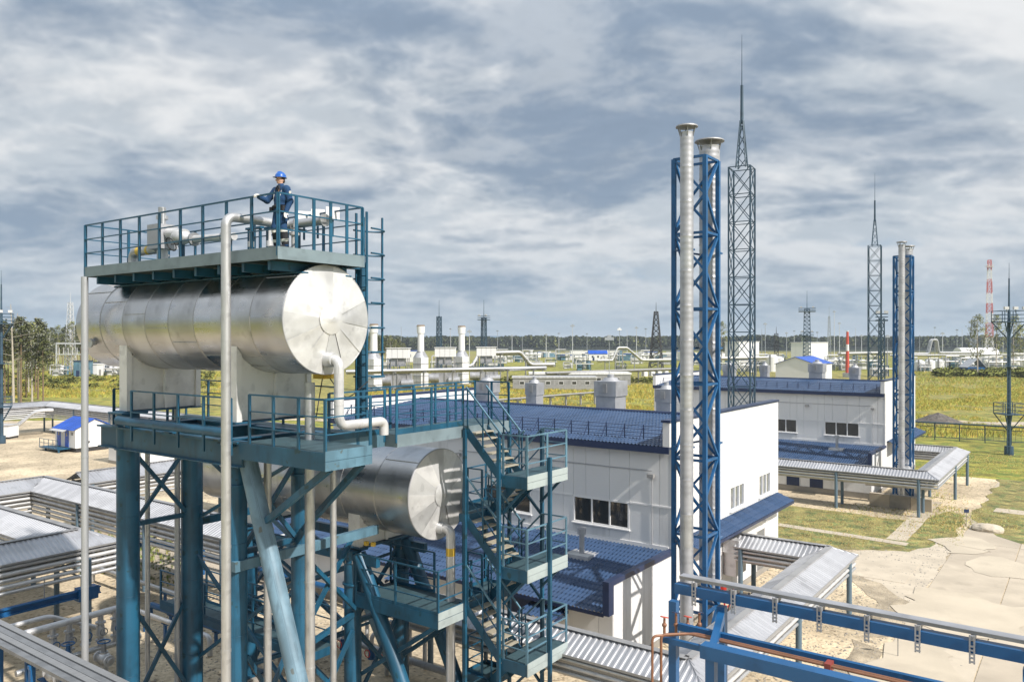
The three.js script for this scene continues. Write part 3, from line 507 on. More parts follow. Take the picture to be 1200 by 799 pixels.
part('housing', box(-0.32, 0.32, 0.5, 1.22, -0.3, 0.3), m.galvB, cab); part('stub', [rod(V(-0.02, 1.22, 0), V(-0.02, 1.75, 0), 0.11), rod(V(0.2, 1.22, 0.1), V(0.2, 1.7, 0.1), 0.05), rod(V(-0.02, 1.4, 0), V(-0.02, 1.5, 0), 0.17)], m.pipe, cab); part('leg', rod(V(0, 0, 0), V(0, 0.5, 0), 0.16), m.pipe, cab);
const act = thing('valve_actuator', 'white wrapped valve and insulated pipe right of the grey valve housing', 'valve', [-21.4, PY, -13.0]);
part('wrapped_body', [G(new THREE.SphereGeometry(0.3, 14, 10).scale(1.25, 0.8, 0.8).translate(0, 0.78, 0)), rod(V(-0.6, 0.95, 0), V(0.25, 0.85, 0), 0.16), rod(V(0.3, 0.7, 0), V(2.6, 0.62, 0), 0.105)], m.pipePale, act);
part('flange', ringAt(V(0.7, 0.68, 0), V(1, 0, 0), 0.19, 0.08), m.steel, act); part('flange', ringAt(V(2.2, 0.63, 0), V(1, 0, 0), 0.18, 0.06), m.steel, act); part('handwheel', [G(new THREE.TorusGeometry(0.2, 0.018, 6, 18).rotateX(0.5).translate(0.1, 0.55, 0.35)), rod(V(0.1, 0.6, 0), V(0.1, 0.55, 0.35), 0.02)], m.dark, act); part('prop', [rod(V(0.1, 0, 0), V(0.1, 0.6, 0), 0.07), rod(V(2.4, 0, 0), V(2.4, 0.55, 0), 0.06)], m.petrol, act);
solo('banded_pipe', [pipeline([V(-24.2, PY, -13.1), V(-24.2, PY + 0.55, -13.1), V(-22.75, PY + 0.55, -13.1)], 0.14, 0.25)], m.pipe, 'horizontal pipe with yellow bands at the left end of the upper platform', 'pipe').add((() => { const o = part('yellow_band', [ringAt(V(-23.75, PY + 0.55, -13.1), V(1, 0, 0), 0.145, 0.22), ringAt(V(-23.25, PY + 0.55, -13.1), V(1, 0, 0), 0.145, 0.12)], m.yellow, scene); return o; })());
solo('relief_valve', [rod(V(-23.3, PY, -13.6), V(-23.3, PY + 0.9, -13.6), 0.10), rod(V(-23.3, PY + 0.9, -13.6), V(-23.3, PY + 1.15, -13.6), 0.06), rod(V(-23.3, PY + 0.4, -13.6), V(-23.3, PY + 0.46, -13.6), 0.16)], m.galvDark, 'upright brown-grey relief valve near the left end of the upper platform', 'valve');
for (const [k, x, lb] of [[0, -18.6, 'left'], [1, -18.05, 'right']]) { const f = thing('goalpost_stand', `small blue goalpost frame on the platform left of the worker, the ${lb} one`, 'pipe stand', [x, PY, -13.5 - k * 0.2]); part('leg', box(-0.28, -0.22, 0, 0.85, -0.03, 0.03), m.petrol, f); part('leg', box(0.22, 0.28, 0, 0.85, -0.03, 0.03), m.petrol, f); part('cross_bar', box(-0.34, 0.34, 0.85, 0.91, -0.06, 0.06), m.petrol, f); part('hung_valve', [rod(V(0, 0.1, 0.12), V(0, 0.8, 0.12), 0.04), rod(V(0, 0.35, 0.12), V(0, 0.5, 0.12), 0.09)], k ? m.pipePale : m.pipe, f); }
solo('sampling_valve', [rod(V(-15.72, PY, -12.55), V(-15.72, PY + 0.55, -12.55), 0.075), rod(V(-15.72, PY + 0.36, -12.55), V(-15.72, PY + 0.42, -12.55), 0.12), rod(V(-15.72, PY + 0.55, -12.55), V(-15.72, PY + 0.75, -12.55), 0.03)], m.pipePale, 'small white valve standing right behind the worker', 'valve');
[['leftmost, right behind the worker', -14.40, -17.62], ['middle', -14.40, -17.05], ['rightmost', -14.40, -16.45]].forEach(([w, z, x]) => { const s = thing('floodlight', `white square floodlight on the platform's back rail, ${w} of three`, 'floodlight', [x, PY + 1.2, z], "floodlights on the platform's back rail"); part('housing', G(new THREE.BoxGeometry(0.36, 0.34, 0.07)), m.white, s); part('bracket', box(-0.03, 0.03, -0.62, -0.17, -0.05, -0.01), m.petrol, s); s.rotation.y = 0.95; });

// ================= LOWER DECK =================
const DY = 9.45;
const dk = thing('access_deck', 'teal railed access deck under the upper tank, leading to the stairs', 'deck', [0, 0, 0]);
part('main_beam', [box(-24.2, -17.2, DY - 0.62, DY - 0.05, -12.14, -12.1), box(-24.2, -17.2, DY - 0.65, DY - 0.62, -12.25, -12.0), box(-24.2, -17.2, DY - 0.05, DY, -12.28, -11.97)], m.petrol, dk);
part('main_beam', [box(-24.2, -15.6, DY - 0.62, DY - 0.05, -14.72, -14.68), box(-24.2, -15.6, DY - 0.05, DY, -14.82, -14.58)], m.petrol, dk);
for (const x of [-23.1, -20.4, -17.75]) part('cross_beam', [box(x - 0.02, x + 0.02, DY - 0.5, DY, -14.6, -12.2), box(x - 0.16, x + 0.16, DY, DY + 0.03, -14.75, -11.95), box(x - 0.16, x + 0.16, DY - 0.53, DY - 0.5, -14.6, -12.3)], m.petrol, dk);
part('handrail_tube', rod(V(-22.8, DY + 0.22, -11.9), V(-17.5, DY + 0.22, -11.9), 0.13), m.petrol, dk);
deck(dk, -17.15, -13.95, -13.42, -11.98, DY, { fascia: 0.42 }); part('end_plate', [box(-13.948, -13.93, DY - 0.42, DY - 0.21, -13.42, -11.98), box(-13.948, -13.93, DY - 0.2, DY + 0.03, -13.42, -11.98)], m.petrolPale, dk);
deck(dk, -17.15, -15.5, -15.4, -13.45, DY, { fascia: 0.34, edge: m.petrolPale }); deck(dk, -16.3, -15.05, -18.2, -15.42, DY, { fascia: 0.34, edge: m.toe });
deck(dk, -16.3, -14.9, -20.3, -18.22, DY, { fascia: 0.34, edge: m.toe });
deck(dk, -25.0, -23.5, -14.8, -12.9, DY - 0.2, { fascia: 0.25 });
railing(dk, [[-22.0, -11.85], [-17.3, -11.85]], DY - 0.1, { every: 1.3, toe: 0, h: 1.2, rails: [1, 0.5] });
railing(dk, [[-16.75, -12.0], [-13.97, -12.0], [-13.97, -13.4]], DY, { every: 0.95, toe: 0, h: 1.2 });
railing(dk, [[-15.5, -13.45], [-15.5, -15.4]], DY, { every: 1.0, toe: 0.15, h: 1.2 });
railing(dk, [[-15.07, -15.42], [-15.07, -18.2]], DY, { every: 0.7, toe: 0.15, h: 1.2 });
railing(dk, [[-16.28, -15.42], [-16.28, -20.28], [-14.92, -20.28]], DY, { every: 0.9, toe: 0, h: 1.2 });
railing(dk, [[-24.97, -12.9], [-24.97, -14.7]], DY - 0.2, { every: 1.3, toe: 0, h: 1.2, rails: [1, 0.5] });
railing(dk, [[-17.2, -15.38], [-25, -15.38]], DY, { every: 1.3, toe: 0, h: 1.2 });
deck(dk, -25, -17.2, -15.42, -14.86, DY, { fascia: 0.2, joists: false });
part('knee_brace', bar(V(-14.15, DY - 0.42, -12.3), V(-16.75, 7.4, -12.4), 0.13, 0.15), m.petrol, dk); part('knee_brace', bar(V(-14.15, DY - 0.42, -13.3), V(-17.5, 6.8, -14.3), 0.13, 0.15), m.petrol, dk);

// ================= SUPPORT FRAME: COLUMNS, RAKERS, BRACES =================
const fr = thing('column_structure', 'teal structure of round steel columns and bracing under the two tanks', 'steel structure', [0, 0, 0]);
const colm = (x, z, y, r) => { const c = part('column', rod(V(x, 0, z), V(x, y, z), r, r, 28), m.petrol, fr); part('cap_plate', [box(x - r * 1.25, x + r * 1.25, y, y + 0.05, z - r * 1.25, z + r * 1.25)], m.petrol, c); part('collar', [rod(V(x, y - 1.05, z), V(x, y - 1.0, z), r * 1.2, r * 1.2, 24), rod(V(x, y - 0.35, z), V(x, y - 0.32, z), r * 1.12, r * 1.12, 24)], m.petrol, c); for (let yy = 2.1; yy < y - 1.4; yy += 2.35) part('weld_seam', G(new THREE.TorusGeometry(r + 0.003, 0.008, 5, 24).rotateX(Math.PI / 2).translate(x, yy, z)), m.petrol, c); for (let k = 0; k < 8; k++) part('bolt', rod(V(x + Math.cos(k * 0.785) * r * 1.1, y - 0.36, z + Math.sin(k * 0.785) * r * 1.1), V(x + Math.cos(k * 0.785) * r * 1.1, y - 0.27, z + Math.sin(k * 0.785) * r * 1.1), 0.02, 0.02, 6), m.steel, c); part('base_plate', box(x - r * 1.5, x + r * 1.5, 0.25, 0.3, z - r * 1.5, z + r * 1.5), m.petrol, c); part('footing', box(x - r * 2, x + r * 2, 0, 0.25, z - r * 2, z + r * 2), m.plinth, c); };
const colX = [-23.1, -17.8];
for (const x of colX) { colm(x, -12.35, x < -20 ? 9.82 : 9.3, x < -20 ? 0.32 : 0.28); colm(x, -14.42, 9.3, x < -20 ? 0.33 : 0.26); }
const lowX = [-18.72, -24.0];
for (const x of lowX) { colm(x, -17.2, 5.42, 0.27); colm(x, -19.35, 5.42, 0.27); }
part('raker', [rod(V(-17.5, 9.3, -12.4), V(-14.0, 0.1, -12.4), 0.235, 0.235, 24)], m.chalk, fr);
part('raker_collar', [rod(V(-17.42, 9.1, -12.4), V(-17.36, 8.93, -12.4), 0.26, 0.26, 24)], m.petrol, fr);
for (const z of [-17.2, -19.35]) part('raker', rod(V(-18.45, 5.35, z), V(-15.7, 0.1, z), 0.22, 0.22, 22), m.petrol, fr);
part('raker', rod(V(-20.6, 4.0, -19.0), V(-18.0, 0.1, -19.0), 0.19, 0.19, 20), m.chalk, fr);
for (const x of colX) for (const [y0, y1] of [[6.6, 8.5], [1.2, 3.8]]) {
  part('brace', bar(V(x, y0, -12.6), V(x, y1, -14.15), 0.09, 0.11), m.petrol, fr); part('brace', bar(V(x + 0.1, y1, -12.6), V(x + 0.1, y0, -14.15), 0.09, 0.11), m.petrol, fr); part('cross_member', bar(V(x, y0 - 0.1, -12.6), V(x, y0 - 0.1, -14.15), 0.12, 0.14), m.petrol, fr);
}
part('cross_member', bar(V(-17.55, 6.25, -12.1), V(-17.55, 6.25, -17.1), 0.16, 0.26), m.petrolPale, fr); part('cross_member', bar(V(-23.1, 6.2, -14.7), V(-23.1, 6.2, -19.1), 0.14, 0.24), m.petrol, fr);
for (const [y0, y1] of [[3.7, 5.9], [0.6, 3.0]]) { part('brace', bar(V(-17.95, y0, -14.6), V(-18.5, y1, -17.0), 0.1, 0.12), m.petrol, fr); part('brace', bar(V(-17.85, y1, -14.6), V(-18.4, y0, -17.0), 0.1, 0.12), m.petrol, fr); part('cross_member', bar(V(-17.9, y0 - 0.35, -14.6), V(-18.5, y0 - 0.2, -17.0), 0.12, 0.14), m.petrol, fr); }
for (const [y0, y1] of [[6.4, 8.6], [2.0, 5.2]]) { part('brace', bar(V(-22.8, y0, -14.5), V(-18.1, y1, -14.5), 0.08, 0.1), m.petrol, fr); part('brace', bar(V(-22.8, y1, -14.42), V(-18.1, y0, -14.42), 0.08, 0.1), m.petrol, fr); }
part('cross_member', bar(V(-24.2, 5.2, -17.2), V(-17.6, 5.2, -17.2), 0.16, 0.3), m.petrol, fr); part('cross_member', bar(V(-24.2, 5.2, -19.35), V(-17.6, 5.2, -19.35), 0.16, 0.3), m.petrol, fr);

for (const x of lowX) for (const [y0, y1] of [[3.3, 5.0], [0.7, 2.8]]) { part('brace', bar(V(x, y0, -17.4), V(x, y1, -19.15), 0.09, 0.11), m.petrol, fr); part('brace', bar(V(x + 0.1, y1, -17.4), V(x + 0.1, y0, -19.15), 0.09, 0.11), m.petrol, fr); part('cross_member', bar(V(x, y0 - 0.15, -17.4), V(x, y0 - 0.15, -19.15), 0.12, 0.14), m.petrol, fr); }
for (const z of [-17.1, -19.45]) for (const [y0, y1] of [[0.6, 2.8], [2.9, 4.9]]) { part('brace', bar(V(-23.8, y0, z), V(-18.9, y1, z), 0.08, 0.1), m.petrol, fr); part('brace', bar(V(-23.8, y1, z - 0.1), V(-18.9, y0, z - 0.1), 0.08, 0.1), m.petrol, fr); }
const cw = thing('catwalk', 'narrow railed catwalk low down between the two rows of teal columns', 'catwalk'); deck(cw, -27, -18.9, -16.6, -15.6, 2.6, { fascia: 0.25 }); railing(cw, [[-27, -15.62], [-18.95, -15.62]], 2.6, { every: 1.35, h: 1.15, toe: 0.1 }); railing(cw, [[-27, -16.58], [-18.95, -16.58]], 2.6, { every: 1.35, h: 1.15, toe: 0.1 }); for (const x of [-26.5, -23.2, -19.4]) part('post', [box(x - 0.06, x + 0.06, 0, 2.35, -16.2, -16.08)], m.petrol, cw);
{ const sv = thing('valve_station', 'cluster of small valves and silver pipes at the foot of the lower tank columns', 'valve station'); for (let k = 0; k < 5; k++) { const x = -22.6 + k * 0.75, z = -20.3; part('pipe', pipeline([V(x, 0.05, z), V(x, 1.3 + (k % 2) * 0.3, z), V(x, 1.3 + (k % 2) * 0.3, z - 1.2), V(x, 0.05, z - 1.2)], 0.08, 0.2), k % 2 ? m.pipe : m.pipePale, sv); part('valve', [rod(V(x, 0.5, z), V(x, 0.85, z), 0.14, 0.11, 12), ringAt(V(x, 0.48, z), UPV, 0.15, 0.05)], m.blue, sv); part('handwheel', G(new THREE.TorusGeometry(0.13, 0.018, 6, 16).translate(x, 0.7, z + 0.22)), m.red, sv); } part('header', pipeline([V(-24, 0.5, -20.9), V(-18, 0.5, -20.9)], 0.12), m.pipeGrey, sv); }
// pipes of the vessel group
const clamps = (x, z, r, ys) => ys.map((y) => ringAt(V(x, y, z), UPV, r * 1.05, 0.06));
solo('drop_pipe', [pipeline([V(-16.2, 10.9, -13.42), V(-16.2, 0.1, -13.42)], 0.128, 0.2, 18), ...clamps(-16.2, -13.42, 0.128, [1.5, 3.6, 5.8, 8.0, 10.2])], m.pipe, 'straight silver drop pipe under the near end of the upper tank, through the deck', 'pipe');
solo('outlet_pipe', [pipeline([V(-15.5, 11.5, -13.4), V(-15.08, 11.5, -13.4), V(-15.08, 9.86, -13.4), V(-15.08, 9.86, -14.95), V(-15.08, 9.5, -14.95)], 0.122, 0.28, 20), ringAt(V(-15.08, 9.86, -14.1), V(0, 0, 1), 0.128, 0.05), ringAt(V(-15.08, 10.4, -13.4), UPV, 0.128, 0.05)], m.pipePale, "pale bent outlet pipe on the upper tank's end, elbowing along the deck", 'pipe');
const op2 = solo('outlet_pipe', [pipeline([V(-16.0, 6.28, -18.28), V(-15.62, 6.28, -18.28), V(-15.62, 0.1, -18.28)], 0.138, 0.3, 20), ...clamps(-15.62, -18.28, 0.138, [1.2, 2.6, 4.0])], m.pipePale, "pale outlet pipe dropping from the lower tank's end, with a yellow mark", 'pipe');
part('yellow_band', [ringAt(V(-15.62, 5.62, -18.28), UPV, 0.142, 0.24)], m.yellow, op2);
solo('support_pipe', [rod(V(-24.4, 0.1, -11.72), V(-24.4, PY - 0.3, -11.72), 0.10, 0.10, 16), ...clamps(-24.4, -11.72, 0.1, [4.6, 8.5])], m.pipeGrey, 'long grey pole at the left end of the upper platform', 'pole');
solo('riser_pipe', [rod(V(-23.55, 0.1, -13.2), V(-23.55, 9.0, -13.2), 0.075, 0.075, 14)], m.pipe, 'thin silver riser pipe close beside the leftmost teal column', 'pipe');
solo('riser_pipe', [rod(V(-23.15, 0.1, -13.95), V(-23.15, 11.0, -13.95), 0.085, 0.085, 14), ...clamps(-23.15, -13.95, 0.1, [1.3, 2.6, 3.9, 5.2, 6.5, 7.8])], m.pipeGrey, 'clamped grey riser pipe close beside the second teal column from the left', 'pipe');
solo('riser_pipe', [rod(V(-17.3, 0.1, -12.95), V(-17.3, 9.0, -12.95), 0.10, 0.10, 14), ...clamps(-17.3, -12.95, 0.1, [2, 4.5, 7])], m.pipe, 'silver riser pipe just right of the near column behind the big slanted strut', 'pipe');
solo('riser_pipe', [rod(V(-17.0, 0.1, -14.9), V(-17.0, 9.0, -14.9), 0.09, 0.09, 14), ...clamps(-17.0, -14.9, 0.09, [2, 4.5, 7])], m.pipe, 'thin pale riser pipe close right of the straight drop pipe', 'pipe');

// lower platform by the lower tank
const lp = thing('inspection_platform', 'small railed platform in front of the lower tank end', 'platform', [0, 0, 0]);
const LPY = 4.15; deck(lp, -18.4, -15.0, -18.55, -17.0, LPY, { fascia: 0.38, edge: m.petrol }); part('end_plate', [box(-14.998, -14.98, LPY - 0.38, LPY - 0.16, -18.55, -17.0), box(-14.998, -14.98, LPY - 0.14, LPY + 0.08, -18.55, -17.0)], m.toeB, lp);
railing(lp, [[-18.38, -17.02], [-15.02, -17.02], [-15.02, -18.53]], LPY, { every: 1.5, toe: 0.1, h: 1.25 });
railing(lp, [[-18.38, -18.53], [-16.5, -18.53]], LPY, { every: 1.5, toe: 0.1, h: 1.25 });
part('knee_brace', bar(V(-15.2, LPY - 0.38, -17.2), V(-18.4, 1.6, -17.3), 0.12), m.petrol, lp); part('knee_brace', bar(V(-15.2, LPY - 0.38, -18.4), V(-18.4, 1.6, -19.2), 0.12), m.petrol, lp);

// ================= STAIR TOWER =================
const st = thing('stair_tower', 'teal outdoor steel stair tower with three railed landings', 'stair tower', [0, 0, 0]);
const RISE = 1.31, XL = -14.95, XR = -13.65, ZF = -18.2, ZB = -20.3, FW = 0.95;
function flight(x0, y0, x1, y1, zc) {
  const n = 6, h = FW / 2;
  for (const e of [-1, 1]) {
    part('stringer', bar(V(x0, y0 - 0.12, zc + e * h), V(x1, y1 - 0.12, zc + e * h), 0.03, 0.24), m.petrol, st);
    part('handrail', bar(V(x0, y0 + 1.15, zc + e * h), V(x1, y1 + 1.15, zc + e * h), 0.045), m.petrolPale, st); part('mid_rail', bar(V(x0, y0 + 0.62, zc + e * h), V(x1, y1 + 0.62, zc + e * h), 0.03), m.petrol, st);
    for (const t of [0.06, 0.5, 0.94]) part('baluster', box(mix(x0, x1, t) - 0.022, mix(x0, x1, t) + 0.022, mix(y0, y1, t) - 0.1, mix(y0, y1, t) + 1.14, zc + e * h - 0.012 + e * 0.03, zc + e * h + 0.012 + e * 0.03), m.petrol, st);
  }
  for (let i = 1; i <= n; i++) { const t = i / (n + 1), x = mix(x0, x1, t), y = mix(y0, y1, t); part('tread', [box(x - 0.13, x + 0.13, y - 0.03, y, zc - h + 0.02, zc + h - 0.02), box(x - 0.13, x + 0.13, y - 0.055, y - 0.031, zc - h + 0.02, zc - h + 0.05)], m.tread, st); }
}
for (let k = 0; k < 4; k++) {
  const yt = DY - 2 * RISE * k, ya = yt - RISE, yb = yt - 2 * RISE;
  if (ya > 0.3) {
    flight(XL, yt, XR, ya, ZF - FW / 2);
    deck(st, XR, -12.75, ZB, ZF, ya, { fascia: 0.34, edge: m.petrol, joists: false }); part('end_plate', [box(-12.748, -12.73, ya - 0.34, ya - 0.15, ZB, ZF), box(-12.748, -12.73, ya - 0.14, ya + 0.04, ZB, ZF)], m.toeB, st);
    railing(st, [[XR + 0.05, ZF - 0.02], [-12.77, ZF - 0.02], [-12.77, ZB + 0.02], [XR + 0.05, ZB + 0.02]], ya, { every: 1.15, toe: 0, h: 1.15, mat: m.petrolPale });
  }
  if (yb > 0.3) {
    flight(XR, ya, XL, yb, ZB + FW / 2);
    deck(st, -15.85, XL + 0.03, ZB, -19.32, yb, { fascia: 0.3, joists: false }); deck(st, XL - 0.28, XL + 0.03, -19.3, ZF, yb, { fascia: 0.24, joists: false });
    railing(st, [[XL - 0.3, -19.34], [-15.83, -19.34], [-15.83, ZB + 0.02], [XL, ZB + 0.02]], yb, { every: 1.1, toe: 0.1, h: 1.15 });
  } else if (ya > 0.3) flight(XR, ya, XL - 0.1, 0.05, ZB + FW / 2);
}
for (const [x, z, y] of [[XR - 0.05, ZF + 0.06, 9.2], [XR - 0.05, ZB - 0.06, 9.2], [-12.68, (ZF + ZB) / 2, 8.6], [XL, ZF + 0.06, 9.4], [XL, ZB - 0.06, 9.4], [-15.9, -19.26, 7.2], [-15.9, ZB - 0.06, 7.2]]) part('post', [box(x - 0.05, x + 0.05, 0, y, z - 0.045, z + 0.045)], m.petrol, st);
for (let k = 0; k < 3; k++) { const y = DY - RISE * (2 * k + 1); part('brace', bar(V(XL, y - 0.3, ZB - 0.07), V(XR, y - 1.6, ZB - 0.07), 0.07), m.petrol, st); part('brace', bar(V(XR, y - 0.3, ZB - 0.1), V(XL, y - 1.6, ZB - 0.1), 0.07), m.petrol, st); part('knee_brace', bar(V(-12.9, y - 0.34, ZF - 0.1), V(XR, y - 1.1, ZF - 0.1), 0.07), m.petrol, st); part('knee_brace', bar(V(-12.9, y - 0.34, ZB + 0.1), V(XR, y - 1.1, ZB + 0.1), 0.07), m.petrol, st); part('cross_member', bar(V(-15.9, y - 1.35, -19.26), V(XL, y - 1.35, -19.26), 0.1, 0.14), m.petrol, st); }
// ================= COVERED PIPE RACKS =================
function corrugated(dir, nrm, C, s0, m0, s1, m1, side, half, ridgeY, drop, a, b) {  // one sheet of a pitched cover from s=a..b, cut at the mitres
  const pitch = 0.2, per = [[0, 0], [0.35, 0], [0.5, 1], [0.85, 1]], ss = [];
  for (let s = Math.floor(a / pitch) * pitch; s <= b + pitch; s += pitch) for (const [f, h] of per) ss.push([s + f * pitch, h]);
  const pos = [], idx = [], nt = 4; let n = 0;
  const S = ss.filter(([s]) => s >= a - 0.001 && s <= b + 0.001);
  for (const [s, h] of S) { for (let j = 0; j <= nt; j++) { const t = j / nt * half * side, c = clamp(s, s0 + m0 * t, s1 + m1 * t), y = ridgeY - drop * j / nt + h * 0.03; pos.push(C.x + dir.x * c + nrm.x * t, y, C.z + dir.z * c + nrm.z * t); } n++; }
  for (let i = 0; i < n - 1; i++) for (let j = 0; j < nt; j++) { const p = i * (nt + 1) + j, q = p + nt + 1; side > 0 ? idx.push(p, q, p + 1, p + 1, q, q + 1) : idx.push(p, p + 1, q, p + 1, q + 1, q); }
  if (n < 2) return null;
  const ar = (k) => V(pos[k * 3], pos[k * 3 + 1], pos[k * 3 + 2]); let area = 0;
  for (let i = 0; i < idx.length; i += 3) { const A = ar(idx[i]); area += ar(idx[i + 1]).sub(A).cross(ar(idx[i + 2]).sub(A)).length() / 2; }
  if (area < 0.02) return null;
  const g = new THREE.BufferGeometry(); g.setAttribute('position', new THREE.Float32BufferAttribute(pos, 3)); g.setIndex(idx);
  const f = G(g); f.computeVertexNormals(); f.setAttribute('uv', new THREE.Float32BufferAttribute(new Float32Array(f.attributes.position.count * 2), 2)); return f;
}
function pipeRack(label, path, { ridgeY = 3.05, half = 0.95, drop = 0.42, rows = 3, gap = 0.2, cols = [-0.86, 0.86], postAt = 0.9, every = 5.5, skip = [], pipeR = 0.07, sheetW = 1.2, lead = [0, 0], mats = [m.galv, m.galvB], inner = true } = {}) {
  const t = thing('covered_pipe_rack', label, 'pipe rack');
  const P3 = path.map(([x, z]) => V(x, 0, z)), n = path.length - 1;
  const D = [], L = []; for (let i = 0; i < n; i++) { const d = P3[i + 1].clone().sub(P3[i]); L.push(d.length()); D.push(d.normalize()); }
  const N = D.map((d) => V(-d.z, 0, d.x));
  const right = (i) => N[i].dot(D[i + 1]) > 0;
  for (let i = 0; i < n; i++) {
    const m0 = i === 0 ? lead[0] : right(i - 1) ? 1 : -1, m1 = i === n - 1 ? lead[1] : right(i) ? -1 : 1;
    const C = P3[i], lo = Math.min(0, m0 * half, -m0 * half), hi = L[i] + Math.abs(m1) * half;
    const k0 = Math.floor((lo) / sheetW), k1 = Math.ceil(hi / sheetW);
    for (const side of [1, -1]) for (let k = k0; k < k1; k++) { const g = corrugated(D[i], N[i], C, 0, m0, L[i], m1, side, half, ridgeY, drop, k * sheetW - 0.001, (k + 1) * sheetW); if (g) part('roof_sheet', g, mats[((k * 5 + 50) % 7) % mats.length], t); }
    const e = (s, tt, y) => V(C.x + D[i].x * s + N[i].x * tt, y, C.z + D[i].z * s + N[i].z * tt);
    part('ridge_cap', [bar(e(0, -0.06, ridgeY + 0.035), e(L[i], -0.06, ridgeY + 0.035), 0.15, 0.012), bar(e(0, 0.06, ridgeY + 0.035), e(L[i], 0.06, ridgeY + 0.035), 0.13, 0.016)], m.galvDark, t);
    for (const sd of [1, -1]) part('edge_trim', bar(e(m0 * half * sd, sd * half, ridgeY - drop + 0.0), e(L[i] + m1 * half * sd, sd * half, ridgeY - drop + 0.0), 0.02, 0.07), m.galvDark, t);
    for (const c of cols) for (let r = 0; r < rows; r++) { const y = ridgeY - drop - 0.16 - r * gap, tt = c * half; part('pipe', rod(e(m0 * tt, tt, y), e(L[i] + m1 * tt, tt, y), pipeR, pipeR, 10), r % 2 ? m.pipePale : m.pipe, t); }
    if (inner) for (const c of [-0.35, 0.3]) for (let r = 0; r < Math.min(rows, 3); r++) { const y = ridgeY - drop - 0.2 - r * gap * 1.3, tt = c * half; part('pipe', rod(e(m0 * tt, tt, y), e(L[i] + m1 * tt, tt, y), pipeR * 1.3, pipeR * 1.3, 10), m.pipe, t); }
    const np = Math.max(1, Math.round(L[i] / every));
    for (let k = 0; k <= np; k++) {
      if (i && k === 0) continue; const s = clamp(k * L[i] / np, 0.4, L[i] - 0.3); if (skip.some(([ri, a, b]) => ri === i && s > a && s < b)) continue;
      for (const c of [postAt, -postAt]) part('post', [rod(e(s, c * half, 0), e(s, c * half, ridgeY - drop - 0.06), 0.11, 0.11, 12), ringAt(e(s, c * half, 0.9), UPV, 0.115, 0.05, 12)], m.post, t);
      for (let r = 0; r < rows; r += 1) part('cross_beam', bar(e(s, -half * 0.92, ridgeY - drop - 0.25 - r * gap), e(s, half * 0.92, ridgeY - drop - 0.25 - r * gap), 0.06, 0.05), m.post, t);
      part('rafter', [bar(e(s, 0, ridgeY - 0.05), e(s, half * 0.97, ridgeY - drop - 0.04), 0.05, 0.05), bar(e(s, 0, ridgeY - 0.05), e(s, -half * 0.97, ridgeY - drop - 0.04), 0.05, 0.05)], m.post, t);
    }
  }
  return t;
}
const rackA = pipeRack('corrugated covered pipe rack wrapping round the corner of the nearer white hall', [[-20, -20.95], [-9.15, -20.95], [-9.15, -35.9], [-13.1, -35.9]], { every: 7.4 });
part('entry_hood', [box(-13.66, -13.1, 1.2, 2.75, -36.6, -35.3), box(-13.66, -12.9, 2.3, 2.9, -36.8, -35.1)], m.pipePale, rackA);
pipeRack('corrugated covered pipe rack wrapping round the corner of the farther white hall', [[-26, -60.4], [-9.15, -60.4], [-9.15, -75.3], [-13.1, -75.3]], { every: 6 });
const LR = { ridgeY: 4.0, half: 1.3, drop: 0.55, rows: 5, gap: 0.24, pipeR: 0.085, every: 6.5 };
pipeRack('nearest corrugated covered pipe rack at the left edge, bright slope towards the tanks', [[-34.6, -3], [-34.6, -16.3], [-62, -16.3]], LR);
pipeRack('L-shaped corrugated pipe rack behind the nearest one, running in behind the teal columns', [[-49.6, -4], [-49.6, -21.5], [-30, -21.5]], { ...LR, mats: [m.galvB, m.galv] });
pipeRack('corrugated pipe rack behind the L-shaped one, in front of the long sandy yard', [[-49.4, -23.2], [-49.4, -32.5], [-28, -32.5]], LR);
pipeRack('farthest covered pipe rack on the left, behind the blue-roofed cabin', [[-110, -12], [-110, -48.5], [-58, -48.5]], { ...LR, rows: 6, every: 9 });
pipeRack('low covered pipe rack seen far off between the columns', [[-62, -40], [-44, -40]], { ...LR, ridgeY: 3.4, rows: 4 });

// white valve box and pipe ramp at the far left
{ const R3 = (px, d, y) => { const [x, z] = far(px, d); return V(x, y, z); };
solo('pipe_ramp', [0, 1, 2, 3, 4].map((k) => pipeline([R3(-22, 98 + k * 0.5, 0.5), R3(12, 98 + k * 0.5, 0.6 + k * 0.05), R3(42, 98 + k * 0.5, 3.2), R3(62, 99 + k * 0.5, 3.2)], 0.12, 0.8, 10)), m.pipePale, 'bundle of pale pipes climbing to the far covered rack left of the cabin', 'pipes');
const [wx, wz] = far(4, 97), wb = thing('valve_box', 'low white equipment box at the left edge beside the climbing pipes', 'equipment box', [wx, 0, wz]); wb.rotation.y = YAW; part('body', box(-2.4, 1.2, 0.25, 1.6, -1, 1), m.white, wb); part('lid', box(-2.5, 1.3, 1.6, 1.7, -1.1, 1.1), m.pipePale, wb); part('handle', box(0.2, 0.5, 1.0, 1.1, 1.0, 1.05), m.dark, wb); part('skid', box(-2.4, 1.2, 0, 0.25, -0.9, 0.9), m.dark, wb); }

